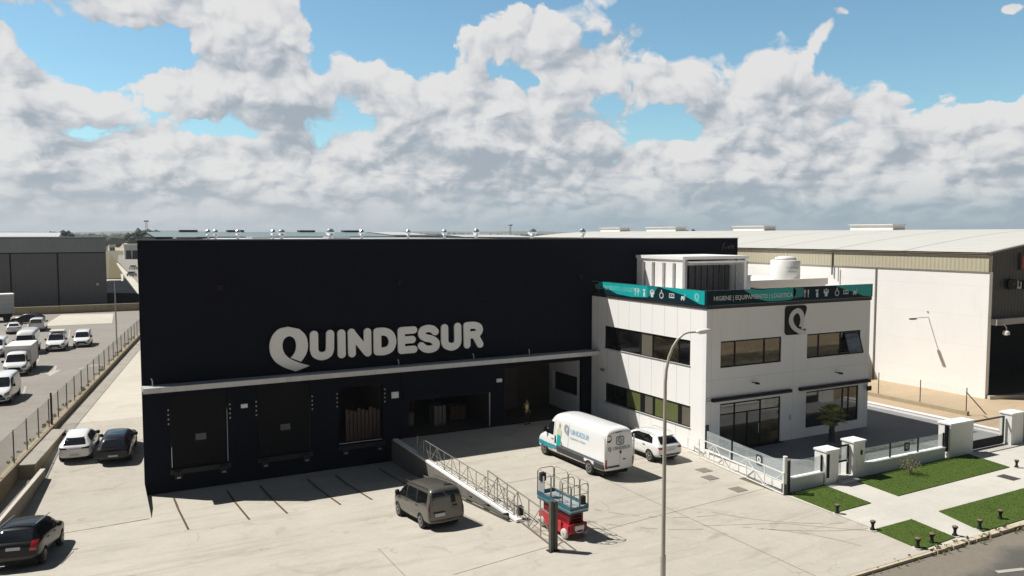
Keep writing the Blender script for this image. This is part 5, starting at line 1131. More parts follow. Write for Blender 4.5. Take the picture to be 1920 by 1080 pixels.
def glass_fence(name, pts, z0, z1, label, posts, mat):
    t = thing(name, label, 'glass fence', (*pts[0], z0)); a, b = Vector((*pts[0], 0)), Vector((*pts[1], 0)); n = len(posts)
    for u in posts: p = a.lerp(b, u); MB().bar((p.x, p.y, z0), (p.x, p.y, z1 + .04), .07).build('post', M['black'], t)
    for u, v in zip(posts, posts[1:]):
        p, q = a.lerp(b, u + .012), a.lerp(b, v - .012); d = (q - p).normalized(); nn = Vector((-d.y, d.x, 0)) * .006; m = MB()
        m.add([(*(p - nn)[:2], z0 + .06), (*(q - nn)[:2], z0 + .06), (*(q + nn)[:2], z0 + .06), (*(p + nn)[:2], z0 + .06), (*(p - nn)[:2], z1), (*(q - nn)[:2], z1), (*(q + nn)[:2], z1), (*(p + nn)[:2], z1)], [(0, 1, 2, 3), (4, 5, 6, 7), (0, 1, 5, 4), (1, 2, 6, 5), (2, 3, 7, 6), (3, 0, 4, 7)]); m.build('glass_panel', M[mat], t)
    return t
g1 = glass_fence('glass_fence', ((36.65, FY + .14), (43.75, FY + .14)), .67, 1.45, 'clear glass panels with black posts on the long front wall', (0, .335, .675, 1), 'clear2')
q = [catmull(qloop(0, 0, .30), True, 2)]; flat_front([rrect(40.2, 40.68, .85, 1.33, .07)], FY + .12, .004, 'badge', M['trim'], g1); flat_front([[(x + 40.44, z + 1.1) for x, z in q[0]]], FY + .112, .004, 'badge_loop', M['print_white'], g1)
g2 = glass_fence('glass_fence', ((31.05, FY + .14), (33.55, FY + .14)), .67, 1.5, 'short glass panel beside the corner post on the left low wall', (0.02, 1), 'clear2')
# side kerb wall with glass, running back to the office corner
sw = thing('side_low_wall', 'white low wall running from the office corner to the street gate post', 'wall', (31.3, 31.7, 0))
A_, B_ = Vector((31.95, 35.2, 0)), Vector((30.85, 28.0, 0)); m = MB(); m.bar(A_ + Vector((0, 0, .18)), B_ + Vector((0, 0, .28)), .25, .42); m.build('masonry', M['lowwall'], sw)
g3 = glass_fence('glass_fence', ((31.95, 35.3), (30.9, 28.1)), .42, 1.5, 'long blue-grey frosted glass fence beside the office entrance', (0.01, .36, .99), 'clear')
d_ = (B_ - A_).normalized()
def side_badge(pts, off, mt, nm):   # badge laid on the frosted pane
    c = A_.lerp(B_, .68); nn = Vector((d_.y, -d_.x, 0)); nn = nn if nn.x < 0 else -nn
    vf = curve_mesh([pts], .002); put2d(vf, lambda x, y, z: tuple(c + d_ * x + nn * (.02 + off + z) + Vector((0, 0, 1.08 + y)))).build(nm, M[mt], g3)
side_badge(rrect(-.26, .26, -.28, .28, .09), 0, 'trim', 'badge'); side_badge(catmull(qloop(0, 0, .38), True, 2), .008, 'print_white', 'badge_loop')
pp = thing('gate_post', 'tall pale steel gate post with dark base at the court corner', 'post', (30.55, 27.95, 0))
MB().tube([(30.55, 27.95, .55), (30.55, 27.95, 1.95)], .11, 10).build('upper_post', M['lampgrey'], pp); MB().box(30.44, 30.66, 27.84, 28.06, 0, .55).build('lower_post', M['darksteel'], pp)
p5 = thing('gate_post', 'slim dark post beside the pale gate post', 'post', (30.86, 28.0, 0)); MB().box(30.80, 30.92, 27.94, 28.06, 0, 1.7).build('shaft', M['black'], p5); MB().box(30.78, 30.94, 27.92, 28.08, 1.701, 1.74).build('cap', M['steel'], p5)
def brace_gate(name, label, a, b, h, n, mat='whitemetal', t_=.04, z0=.06, posts_every=1, group=None):
    t = thing(name, label, 'sliding gate' if 'gate' in name else 'railing', a, 0, group); a, b = Vector((a[0], a[1], 0)), Vector((b[0], b[1], 0)); fr = MB(); zz = Vector((0, 0, 1))
    fr.bar(a + zz * z0, b + zz * z0, t_ * 1.3); fr.bar(a + zz * h, b + zz * h, t_ * 1.2); fr.bar(a + zz * (h * .55), b + zz * (h * .55), t_ * .5); fr.build('rail', M[mat], t)
    for k in range(n + 1): p = a.lerp(b, k / n); MB().bar(p + zz * z0, p + zz * h, t_).build('upright', M[mat], t)
    for k in range(n):
        p, q = a.lerp(b, k / n), a.lerp(b, (k + 1) / n)
        if k % 2: p, q = q, p
        MB().bar(p + zz * z0, q + zz * h, t_ * .75).build('diagonal', M[mat], t)
    return t
brace_gate('office_gate', 'white tube sliding gate with diagonals against the white court wall', (31.3, 35.1), (30.42, 27.9), 1.12, 5)
brace_gate('small_rail', 'low pale tube frame standing at the office corner', (31.75, 36.6), (31.5, 35.3), .8, 1)
vg = thing('vehicle_gate', 'dark framed wire sliding gate between the wide pillar and the last pillar', 'gate', (48.3, FY + .2, 0))
m = MB(); m.bar((46.3, FY + .3, 1.75), (50.0, FY + .3, 1.75), .09); m.bar((46.35, FY + .3, .1), (46.35, FY + .3, 1.75), .08); m.bar((49.95, FY + .3, .1), (49.95, FY + .3, 1.75), .09); m.build('frame', mk('dark green frame', (.04, .05, .03), .5), vg)
MB().box(46.4, 49.9, FY + .27, FY + .33, .06, .58).build('kick_plate', M['under'], vg)
m = MB(); m.add([(46.4, FY + .3, .58), (49.9, FY + .3, .58), (49.9, FY + .3, 1.7), (46.4, FY + .3, 1.7)], [(0, 1, 2, 3)]); m.build('wire_mesh', mk_mesh('gate mesh', (.3, .28, .2), .06, .10, 'X'), vg)
lowwall('street_wall', 51.5, 64, FY + .1, FY + .35, 0, 1.75, 'plain wall with dark edge continuing right of the last pillar', 'oldwall')
def bollard(x, y, label, first=[]):
    if not first:
        t = thing('bollard', label, 'bollard', (x, y, .03), 0, 'short black waisted bollards by the pavement lawns'); first.append(t)
        MB().lathe([(.12, 0), (.11, .05), (.065, .12), (.06, .24), (.10, .34), (.12, .36), (.12, .40)], (0, 0, 0), 'z', 14).build('body', M['black'], t, True)
        MB().lathe([(.118, .401), (.10, .43), (.02, .44)], (0, 0, 0), 'z', 14).build('cap', mk('rusty pink cap', (.20, .12, .10), .7, 0, .2, 9), t, True)
        MB().lathe([(.20, -.03), (.20, .012)], (0, 0, 0), 'z', 14).build('base', M['pale_conc'], t, True); return t
    return dup(first[0], (x, y, .03), None, label)
for x, y, lb in ((30.58, 24.80, 'bollard at the near tip of the lawn below the gate post'), (30.2, 22.62, 'bollard at the left corner of the middle lawn'), (30.1, 20.4, 'bollard at the bottom corner of the middle lawn by the road'), (31.1, 20.45, 'bollard inside the middle lawn close to the kerb'), (32.75, 20.5, 'bollard where the middle lawn meets the crossing path'),
                 (34.45, 20.45, 'bollard at the near left corner of the large right lawn'), (36.5, 20.75, 'bollard on the large right lawn beside the kerb'), (45.5, 25.1, 'bollard at the far right tip of the long lawn')): bollard(x, y, lb)

# ================================================================== ramp wall, railing, gate, post
rw = thing('ramp_wall', 'concrete retaining wall between the dock ramp and the upper yard', 'retaining wall', (17, 39, 0))
ys_ = [YF - .01, 45, 42, 39, 36, 33, 30.9]; m = MB()
for a, b in zip(ys_, ys_[1:]):
    za, zb = RZ(min(a, 45)) - .1, RZ(min(b, 45)) - .1
    m.add([(16.86, a, za), (16.86, b, zb), (16.86, b, .04), (16.86, a, .04), (17.12, a, za), (17.12, b, zb), (17.12, b, .04), (17.12, a, .04)], [(0, 1, 2, 3), (4, 7, 6, 5), (0, 4, 5, 1)])
m.add([(16.86, 30.9, -.1), (17.12, 30.9, -.1), (17.12, 30.9, .04), (16.86, 30.9, .04)], [(0, 1, 2, 3)])
m.build('masonry', mk('ramp wall concrete', (.17, .16, .14), .9, 0, .15, 2, .3, 12, dirt=.6, seam=[('Y', .9, 0, .05, .5)]), rw)
MB().box(16.84, 17.14, 30.85, YF - .31, .041, .15).build('coping', M['whitecap'], rw)
br = MB(); br.bar((16.62, 31.2, .16), (16.62, 42.0, -.72), .10); br.bar((16.62, 31.2, .02), (16.62, 42.0, -.95), .06)
bt = thing('gate_rail_track', 'dark double rail running along the foot of the ramp wall', 'rail', (16.62, 36, 0)); br.build('rail', M['darksteel'], bt)
for k in range(6): y = 31.6 + k * 2; MB().box(16.6, 16.86, y, y + .12, RZ(y) - .05, RZ(y) + .28).build('bracket', M['rubber'], bt)
rl = brace_gate('ramp_railing', 'long galvanised railing with zigzag diagonals on the ramp wall', (17.02, 43.4), (17.02, 31.4), 1.15, 12, 'olivetube', .028, .16)
yg = brace_gate('yard_gate', 'galvanised tube gate with crossed diagonals ending at the steel post', (17.28, 34.6), (16.78, 27.55), 1.36, 6, 'olivetube', .035, .1)
MB().box(17.15, 17.35, 31.1, 31.4, .2, .6).build('motor_box', M['rubber'], yg)
gp = thing('steel_gate_post', 'dark weathered double steel post at the end of the yard gate', 'post', (16.62, 27.38, 0))
MB().box(16.50, 16.63, 27.28, 27.46, 0, 2.12).build('left_channel', M['darksteel'], gp); MB().box(16.68, 16.83, 27.28, 27.46, 0, 2.08).build('right_channel', M['darksteel'], gp)
m = MB(); m.box(16.631, 16.679, 27.33, 27.41, 0, 2.0); m.box(16.42, 16.9, 27.2, 27.54, .001, .03); m.build('web', M['rubber'], gp)

# ================================================================== scissor lift
SL = thing('scissor_lift', 'parked red scissor lift with railed blue platform and white tyres', 'scissor lift', (18.22, 29.15, 0), R(3))
x0, x1, y0, y1 = -.50, .50, -1.15, 1.15
MB().box(x0, x1, y0, y1, .24, .62).build('chassis', M['red'], SL, True, bevel=.03)
MB().box(x0 - .06, x0 - .002, y0 + .45, y1 - .5, .20, .74).build('side_door', M['red'], SL, True, bevel=.02); MB().box(x1 + .002, x1 + .06, y0 + .45, y1 - .5, .20, .74).build('side_door', M['red'], SL, True, bevel=.02)
MB().box(x0 + .08, x1 - .08, y0 - .12, y0 - .002, .3, .70).build('front_panel', M['darkred'], SL, True, bevel=.03)
MB().box(-.24, .24, y0 - .135, y0 - .121, .42, .60).build('nameplate', M['lampgrey'], SL, True); 
m = MB(); m.tube([(-.2, y0 - .14, .40), (-.12, y0 - .17, .33), (.12, y0 - .17, .33), (.2, y0 - .14, .40)], .02, 6); m.build('tow_hoop', M['lampgrey'], SL, True)
m = MB()
for k in range(4):
    z = .68 + k * .13
    for x in (-.34, .34):
        m.bar((x, y0 + .12, z), (x, y1 - .2, z + .11), .05, .09); m.bar((x * .86, y0 + .12, z + .11), (x * .86, y1 - .2, z), .05, .09)
    for y in (y0 + .14, 0, y1 - .22): m.tube([(-.36, y, z + .05), (.36, y, z + .05)], .03, 8)
m.build('scissor_stack', M['darkred'], SL, True)
MB().bar((-.05, y0 + .5, .75), (-.05, y1 - .6, 1.05), .11).build('lift_cylinder', M['steel'], SL, True)
PZ0 = 1.24; px0, px1, py0, py1 = -.46, .46, -1.28, 1.32
pf = MB().box(px0, px1, py0, py1, PZ0, PZ0 + .08).build('platform', M['platform'], SL, True)
m = MB(); m.box(px0 - .02, px0 + .01, py0, py1, PZ0 + .06, PZ0 + .24); m.box(px1 - .01, px1 + .02, py0, py1, PZ0 + .06, PZ0 + .24); m.box(px0 + .011, px1 - .011, py1 - .01, py1 + .02, PZ0 + .06, PZ0 + .24); m.box(px0 + .011, px1 - .011, py0 - .02, py0 + .01, PZ0 + .06, PZ0 + .2); m.box(px0 - .01, px1 + .01, py0 + .02, py1 - .02, PZ0 - .09, PZ0 - .002)
m.build('toe_board', M['toeboard'], SL, True)
def loop_rail(a, b, h, nm='guard_rail', r=.02, mid=(.55,)):
    a = Vector(a); b = Vector(b); d = (b - a).normalized() * .14; z = Vector((0, 0, 1)); m = MB()
    m.tube([a, a + z * (h - .14), a + z * (h - .04) + d * .3, a + z * h + d, b + z * h - d, b + z * (h - .04) - d * .3, b + z * (h - .14), b], r, 8)
    for t in mid: m.tube([a + z * h * t, b + z * h * t], r * .8, 6)
    m.build(nm, M['olivetube'], SL, True, True)
zt = PZ0 + .2
for x in (px0, px1):
    loop_rail((x, py0 + .02, zt), (x, py0 + .62, zt), .98); loop_rail((x, py0 + .66, zt), (x, .2, zt), 1.0); loop_rail((x, .25, zt), (x, py1 - .02, zt), 1.05)
loop_rail((px0 + .03, py1, zt), (px1 - .03, py1, zt), 1.05); loop_rail((px0 + .03, py0, zt), (-.02, py0, zt), .95); loop_rail((.02, py0, zt), (px1 - .03, py0, zt), .95)
loop_rail((px0 + .08, -.35, zt), (px1 - .08, -.35, zt), 1.0, 'extension_rail')
MB().box(px0 - .10, px0 + .16, py1 - .5, py1 - .28, zt + .60, zt + .98).build('control_box', M['rubber'], SL, True, bevel=.02); MB().box(px0 - .05, px0 - .02, py1 - .62, py1 - .2, zt + .1, zt + .85).build('manual_panel', M['platform'], SL, True)
MB().box(px1 - .32, px1 - .08, py0 + .06, py0 + .26, zt + .02, zt + .38).build('tool_box', M['rubber'], SL, True, bevel=.02)
m = MB()
for k in range(5): m.bar((px0 + .08, py1 - .6 + k * .0, PZ0 - .1 - k * .2), (px0 + .42, py1 - .6, PZ0 - .1 - k * .2), .03)
m.bar((px0 + .08, y1 + .05, .3), (px0 + .08, y1 + .05, PZ0), .035); m.bar((px0 + .42, y1 + .05, .3), (px0 + .42, y1 + .05, PZ0), .035); m.build('ladder', M['steel'], SL, True)
for x in (-.50, .50):
    for y in (-.88, .88):
        w = MB().lathe([(.10, -.07), (.20, -.07), (.225, -.04), (.225, .04), (.20, .07), (.10, .07)], (x, y, .225), 'x', 20).build('wheel', M['whitetyre'], SL, True, True)
        MB().lathe([(.11, -.05), (.11, .05)], (x, y, .225), 'x', 14).build('rim', M['darksteel'], w, True); MB().lathe([(.04, -.085), (.04, .085)], (x, y, .225), 'x', 8).build('hub', M['steel'], w, True)

# ================================================================== lamp posts
lp = thing('street_lamp', 'tall curved street lamp standing in front of the yard', 'street lamp', (18.55, 22.65, 0)); bx_, by_ = 18.55, 22.65
u_ = RGT
arm = [(bx_, by_, 0), (bx_, by_, 1.2), (bx_, by_, 3), (bx_, by_, 6.2), (bx_, by_, 7.6)] + [tuple(Vector((bx_, by_, 7.6)) + u_ * (.86 * (1 - math.cos(R(a)))) + Vector((0, 0, 1.85 * math.sin(R(a))))) for a in (15, 30, 45, 60, 75, 88)]
e_ = Vector(arm[-1]); arm.append(tuple(e_ + u_ * .35 + Vector((0, 0, .02))))
MB().tube(arm, [.085, .082, .076, .066, .058, .056, .053, .05, .046, .04, .034, .03], 14).build('pole', M['pole'], lp, smooth=True)
m = MB(); m.tube([(bx_, by_, 0), (bx_, by_, 1.15)], .105, 14); m.box(bx_ - .2, bx_ + .2, by_ - .2, by_ + .2, 0, .04); m.build('base', M['pole'], lp)
hd = MB().tube([e_ + u_ * .25 + Vector((0, 0, .0)), e_ + u_ * .38 + Vector((0, 0, .04)), e_ + u_ * .68 + Vector((0, 0, .07)), e_ + u_ * .86 + Vector((0, 0, .06))], [.04, .08, .085, .02], 12).build('lamp_head', M['lampgrey'], lp, smooth=True)
MB().tube([e_ + u_ * .38 + Vector((0, 0, -.01)), e_ + u_ * .70 + Vector((0, 0, .02))], .06, 10).build('lens', M['print_white'], hd)
l2 = thing('car_park_lamp', 'slim grey lamp post behind the car park fence', 'street lamp', (3.21, 105.1, 0)); c_ = gnd(219, 645); MB().tube([(c_.x, c_.y, 0), (c_.x, c_.y, 7.5)], [.09, .06], 8).build('pole', M['steel'], l2); MB().box(c_.x - .7, c_.x + .7, c_.y - .1, c_.y + .1, 7.5, 7.6).build('lamp_head', M['steel'], l2)

# ================================================================== left boundary, fence, far sheds
D_ = Vector((10.35, 64.1, 0)).normalized(); Nn = Vector((D_.y, -D_.x, 0))         # along / across the boundary
def LP(y, off=0, z=0): return Vector((L1(y), y, z)) + Nn * off
def longwall(name, ya, yb, o0, o1, z0, z1, mat, label, capm=None):
    t = thing(name, label, 'wall', LP((ya + yb) / 2)); pts = [LP(ya, o0), LP(ya, o1), LP(yb, o1), LP(yb, o0)]
    MB().prism([(p.x, p.y) for p in pts], z0, z1).build('masonry', M[mat], t)
    if capm: pts = [LP(ya, o0 - .03), LP(ya, o1 + .03), LP(yb, o1 + .03), LP(yb, o0 - .03)]; MB().prism([(p.x, p.y) for p in pts], z1 + .001, z1 + .07).build('coping', M[capm], t)
    return t
longwall('boundary_wall', 36, 118, -.05, .32, -1.4, .38, 'oldwall', 'long weathered boundary wall carrying the car park fence')
longwall('planter_wall', 51.0, 59.5, .33, 1.15, -1.4, .22, 'oldwall', 'thick block of wall with a pale flat top beside the passage', 'pale_conc')
tw = thing('ramp_side_wall', 'thin grey retaining wall with a bright top edge at the lower left', 'wall', (-3, 45, -1)); a, b = Vector((-2.35, 50.6, 0)), Vector((-4.6, 37.5, 0)); d = (b - a).normalized(); n_ = Vector((-d.y, d.x, 0)) * .11
MB().prism([tuple((a - n_)[:2]), tuple((a + n_)[:2]), tuple((b + n_)[:2]), tuple((b - n_)[:2])], -1.5, -.03).build('masonry', mk('grey wall render', (.24, .215, .175), .9, 0, .2, 2, .4, 14, dirt=.6), tw)
n2 = n_ * 1.25; MB().prism([tuple((a - n2)[:2]), tuple((a + n2)[:2]), tuple((b + n2)[:2]), tuple((b - n2)[:2])], -.029, .03).build('coping', M['pale_conc'], tw)
fe = thing('car_park_fence', 'chain-link fence on the boundary wall beside the car park', 'fence', LP(75, .12, .4))
for k in range(26):
    y = 42.5 + k * 2.9; p = LP(y, .12); MB().tube([(p.x, p.y, .38), (p.x, p.y, 2.25)], .035, 6).build('post', M['darksteel'], fe)
p, q = LP(42.5, .12), LP(115, .12); m = MB(); m.add([(p.x, p.y, .42), (q.x, q.y, .42), (q.x, q.y, 2.2), (p.x, p.y, 2.2)], [(0, 1, 2, 3)]); m.build('chain_link', M['mesh'], fe)
m = MB(); m.bar((p.x, p.y, 2.2), (q.x, q.y, 2.2), .03); m.build('top_wire', M['steel'], fe)
p = LP(60.6, .14); MB().box(p.x - .06, p.x + .06, p.y - .06, p.y + .06, .38, 2.5).build('thick_post', M['rubber'], fe)
wd = MB()
for _ in range(60):
    y = rnd.uniform(46, 108); p = LP(y, rnd.uniform(-.3, .05)); s_ = rnd.uniform(.08, .22)
    for k in range(7): a = rnd.uniform(0, 6.28); wd.add([(p.x, p.y, .3), (p.x + math.cos(a + .4) * s_ * .5, p.y + math.sin(a + .4) * s_ * .5, .38 + s_), (p.x + math.cos(a) * s_, p.y + math.sin(a) * s_, .36 + s_ * rnd.random())], [(0, 1, 2)])
w_o = wd.build('fence_weeds', M['leaf2']); w_o['kind'] = 'stuff'; w_o['label'] = 'weeds along the foot of the car park fence'
lowwall('car_park_end_wall', -62, 13, 150.2, 150.7, 0, 1.25, 'weathered low wall at the far end of the car park', 'oldwall', False)
gb = thing('grey_shed', 'wide grey clad shed with a paler top band beyond the car park', 'shed', (-25, 157, 0))
MB().box(-70, 3.55, 157, 200, 0, 9.75).build('lower_wall', M['grey_blk'], gb); MB().box(-70.1, 3.65, 156.9, 200, 9.95, 12.35).build('upper_band', M['grey_band'], gb); MB().box(-70, 3.5, 157.05, 200, 9.751, 9.949).build('shadow_gap', M['under'], gb)
MB().box(-70.2, 3.75, 156.8, 200.2, 12.351, 12.5).build('roof_edge', M['trim'], gb)
for x in (-10.75, -3.86, -17.7): MB().box(x - .12, x + .12, 156.94, 156.99, 0, 9.75).build('downpipe', M['under'], gb)
MB().box(1.9, 2.3, 156.9, 156.98, 4.1, 4.5).build('wall_lamp', M['lampgrey'], gb)
def shed(name, px0, px1, Y, dep, zlo, zhi, wallm, roofm, label, panels=()):
    a, b = onY(px0, 440, Y).x, onY(px1, 440, Y).x; t = thing(name, label, 'industrial shed', ((a + b) / 2, Y, 0))
    MB().box(a, b, Y, Y + dep, 0, zlo - .05).build('walls', M[wallm], t); m = MB(); m.add([(a - .3, Y - .3, zlo), (b + .3, Y - .3, zlo), (b + .3, Y + dep / 2, zhi), (a - .3, Y + dep / 2, zhi), (b + .3, Y + dep + .3, zlo), (a - .3, Y + dep + .3, zlo)], [(0, 1, 2, 3), (3, 2, 4, 5)])
    m.add([(a, Y, zlo - .2), (a, Y + dep / 2, zhi - .03), (a, Y + dep, zlo - .2)], [(0, 1, 2)]); m.add([(b, Y, zlo - .2), (b, Y + dep / 2, zhi - .03), (b, Y + dep, zlo - .2)], [(0, 1, 2)]); r_ = m.build('roof', M[roofm], t)
    for p0, p1 in panels: u, v = onY(p0, 432, Y + dep / 2 - 1).x, onY(p1, 432, Y + dep / 2 - 1).x; MB().box(u, v, Y + dep / 2 - 1.5, Y + dep / 2 + 1.5, zhi + .02, zhi + .42).build('ridge_skylight', M['under'], r_)
    return t
shed('grey_roof_shed', 292, 742, 165, 44, 12.55, 13.55, 'black', 'greyroof', 'long shed with grey green roof and black ridge skylights behind the warehouse', ((337, 370), (427, 457), (562, 590), (645, 672)))
shed('pale_roof_shed', 735, 802, 210, 40, 12.9, 13.75, 'white', 'lightroof', 'small pale roofed shed on the skyline left of centre')
shed('pale_roof_shed', 880, 1005, 205, 36, 12.2, 12.95, 'white', 'lightroof', 'low pale roofed shed behind the middle of the warehouse')
shed('white_roof_shed', -60, 108, 260, 60, 12.4, 13.6, 'white', 'lightroof', 'white roofed shed beyond the wide grey clad shed')
def far_house(px0, px1, pyb, pyt, label, mt='white', openings=True):
    c0, c1 = gnd(px0, pyb), gnd(px1, pyb); w = (c1 - c0).length; dist = FWD.dot(c0 - ORI); h = (pyb - pyt) / FPX * dist * 1.02; ct = (c0 + c1) / 2
    t = thing('far_building', label, 'building', (ct.x, ct.y, 0)); x0_, x1_ = min(c0.x, c1.x), max(c0.x, c1.x)
    MB().box(x0_, x1_, ct.y, ct.y + w * .8, 0, h).build('walls', M[mt], t); MB().box(x0_ - .6, x1_ + .6, ct.y - .6, ct.y + w * .8 + .6, h + .01, h + .5).build('roof', M['whitecap'], t)
    if openings:
        for k in range(2): u = x0_ + (x1_ - x0_) * (.12 + .42 * k); MB().box(u, u + (x1_ - x0_) * .34, ct.y - .12, ct.y - .01, .1, h * .62).build('doorway', M['under'], t)
far_house(233, 262, 486, 460, 'white building with two dark openings in the gap left of the warehouse'); far_house(243, 275, 460, 449, 'long white roofed building on the skyline left of the warehouse', openings=False)
far_house(205, 216, 470, 461, 'small white building at the far side of the brown field')
for nm, px, dist, h, lb in (('water_tower', 275, 900, 27.5, 'thin tower with a wide head above the trees at left'), ('mast', 957, 1000, 25.5, 'slim mast on the skyline at the centre')):
    d = ray(px, 440); d = Vector((d.x, d.y, 0)).normalized(); c = d * dist; t = thing(nm, lb, 'tower', (c.x, c.y, 0)); m = MB()
    for sx in (-1, 1): m.bar((c.x + sx * .9, c.y, 0), (c.x + sx * .7, c.y, h - 2), .35)
    for k in range(12): z = k * (h - 2) / 12; m.bar((c.x - .9, c.y, z), (c.x + .9, c.y, z + (h - 2) / 12), .2)
    m.build('lattice', M['darksteel'], t); MB().box(c.x - 2.2, c.x + 2.2, c.y - 2, c.y + 2, h - 1.8, h - .2).build('head', M['steel'], t)
def clump(px, dist, w, h, n, label):
    d = ray(px, 440); d = Vector((d.x, d.y, 0)).normalized(); c = d * dist; t = thing('tree', label, 'tree', (c.x, c.y, 0), 0, 'trees seen against the skyline'); m = MB()
    for _ in range(n):
        a = rnd.uniform(0, 6.28); r_ = w / 2 * rnd.random() ** .5; z = h * rnd.uniform(.35, .92); s_ = w * rnd.uniform(.10, .20)
        m.add([(c.x + math.cos(a) * r_ + v.x * s_ * rnd.uniform(.6, 1.4), c.y + math.sin(a) * r_ + v.y * s_, z + v.z * s_ * rnd.uniform(.6, 1.3)) for v in IV], IF)
    m.build('crown', M['tree'], t); MB().tube([(c.x, c.y, 0), (c.x, c.y, h * .6)], [w * .05, w * .03], 8).build('trunk', M['trunk'], t)
for a in ((101, 420, 9, 14.8, 40, 'left one of the two trees over the grey shed roof'), (121, 430, 8, 14.9, 40, 'right one of the two trees over the grey shed roof'), (275, 620, 20, 15.2, 60, 'broad tree under the thin tower'), (254, 640, 14, 13.5, 40, 'smaller tree left of the thin tower'),
          (1291, 700, 12, 18.0, 40, 'tallest tree above the cream roof between the first monitors'), (1410, 720, 14, 17.2, 40, 'round tree just behind a white roof monitor')): clump(*a)

# ================================================================== vehicles
wht = paint('van white', (.80, .80, .79)); wht2 = paint('car white', (.78, .775, .76)); blk = mk('car black', (.005, .005, .006), .32, 0, .02, 3, coat=.2, spec=.25); gry = mk('car dark grey', (.010, .010, .013), .32, 0, .02, 3, coat=.25, spec=.25); brn = paint('grey brown metallic', (.115, .107, .09), .34, .3)
gry2 = paint('car bonnet grey', (.25, .26, .28), .3)
def livery(root, bv, side, end, top, H):
    L_ = 6.9
    def sidetext(s_, size, yc, zc, mt, nm, bold=.004, sg=-1):
        v, f = text2d(s_, size, bold); d = project(bv, [(yc - sg * 0 - (x if sg < 0 else -x) - H, zc + y, 0) for x, y, z in v], f, 'x', sg, .014); d.build(nm, M[mt], root, True)
    for sg in (-1, 1):
        # teal wrap along the lower front and grey sill band
        for poly, mt, nm in (([(5.25, .56), (6.84, .62), (6.80, .80), (6.2, .86), (5.6, .84), (4.6, .80), (4.6, .68)], 'vanteal', 'teal_wrap'), ([(.1, .52), (4.6, .52), (4.6, .66), (.1, .66)], 'trim', 'grey_sill')):
            d = decal(bv, [(p[0] - H, p[1]) for p in poly], 'x', sg, .010); d.build(nm, M[mt], root, True, True)
        d = decal(bv, [(a - H, b) for a, b in ((.12, .86), (4.6, .86), (4.6, 1.0), (.12, .98))], 'x', sg, .010); d.build('grey_stripe', M['vangrey'], root, True, True)
        d = decal(bv, [(a - H, b) for a, b in ((5.0, .42), (1.9, .40), (1.9, .30), (5.0, .32))], 'x', sg, .006)
        if d.f: d.build('white_skirt', M['whitemetal'], root, True)
        sidetext('UINDESUR', .38, 2.42, 1.96, 'vanblue', 'lettering', .009, sg); sidetext('Equipamiento e Higiene', .15, 2.55, 1.62, 'vangrey2', 'small_lettering', .003, sg)
        q = [(3.68 - (x if sg < 0 else -x) - H, 1.98 + z) for x, z in catmull(qloop(0, 0, .56), True, 3)]
        d = decal(bv, q, 'x', sg, .016, .08); d.build('loop_letter', M['vangrey2'], root, True)
        # printed figure in a pale shirt and teal apron
        for poly, mt in (([(4.34, 1.92), (4.28, 2.06), (4.32, 2.2), (4.42, 2.22), (4.48, 2.08), (4.44, 1.92)], 'printskin'), ([(4.16, 1.45), (4.18, 1.80), (4.32, 1.92), (4.5, 1.90), (4.64, 1.76), (4.66, 1.45)], 'printshirt'), ([(4.20, .92), (4.22, 1.52), (4.56, 1.52), (4.62, .92)], 'teal'), ([(4.66, 1.0), (4.72, 1.42), (4.80, 1.42), (4.82, 1.0)], 'navyprint'), ([(3.98, .95), (4.12, 1.2), (4.18, 1.2), (4.06, .95)], 'trim')):
            d = decal(bv, [(p[0] - H, p[1]) for p in poly], 'x', sg, .012, .08); d.build('printed_figure', M[mt], root, True)
    # back doors
    end([(-.005, .58), (.005, .58), (.005, 2.45), (-.005, 2.45)], 'door_gap', 'trim', -1, .008)
    end([(-.95, .66), (-.05, .66), (-.05, .76), (-.95, .76)], 'rear_handle_bar', 'trim', -1, .012)
    for x in (.02,): MB().box(x - .03, x + .05, -H - .05, -H - .01, 1.38, 1.52).build('lock', M['black'], root, True)
    MB().box(.2, .36, -H - .04, -H - .01, 1.02, 1.06).build('lock', M['black'], root, True)
    v, f = text2d('UINDESUR', .24, .008); project(bv, [(x + .12, 1.66 + y, 0) for x, y, z in v], f, 'y', -1, .014).build('lettering', M['vangrey2'], root, True)
    for cx, cz, s_ in ((-.68, 1.66, .26), (0, 2.06, .34)):
        d = decal(bv, [(cx + x, cz + z) for x, z in catmull(qloop(0, 0, s_), True, 2)], 'y', -1, .016, .05); d.build('loop_letter', M['vangrey2'], root, True)
    o_ = curve_mesh([rrect(-.26, .26, 1.84, 2.30, .1), rrect(-.21, .21, 1.89, 2.25, .08)], .001); project(bv, o_[0], o_[1], 'y', -1, .018).build('logo_outline', M['vangrey2'], root, True)
    c_ = curve_mesh([[(-.72 + .16 * math.cos(R(a)), 2.22 + .19 * math.sin(R(a))) for a in range(0, 360, 24)]], .001); project(bv, c_[0], c_[1], 'y', -1, .014).build('round_emblem', M['trim'], root, True)
    v = MB().tube([(-.3, -H + .01, 2.52), (.1, -H + .01, 2.53)], .02, 6); v.build('brake_lamp', M['lamp_dark'], root, True)
    for sx in (-1, 1): MB().box(sx * .97 - .03, sx * .97 + .03, -H + .02, -H + .06, .9, 2.3).build('door_hinge', M['lampgrey'], root, True)
M['vanteal'] = mk('van teal wrap', (.02, .30, .36), .3); M['vangrey'] = mk('van grey band', (.10, .12, .14), .4); M['vangrey2'] = mk('van print grey', (.30, .34, .38), .5); M['vanblue'] = mk('van print blue', (.38, .60, .72), .5)
M['printskin'] = mk('print skin', (.50, .33, .20), .6); M['printshirt'] = mk('print pale shirt', (.55, .60, .42), .6)
car('panel_van', 'tall white high-roof panel van with teal front stripe, parked nose to the office', 'van', (24.72, 37.45, 0), R(2), SPR, wht, extras=livery)
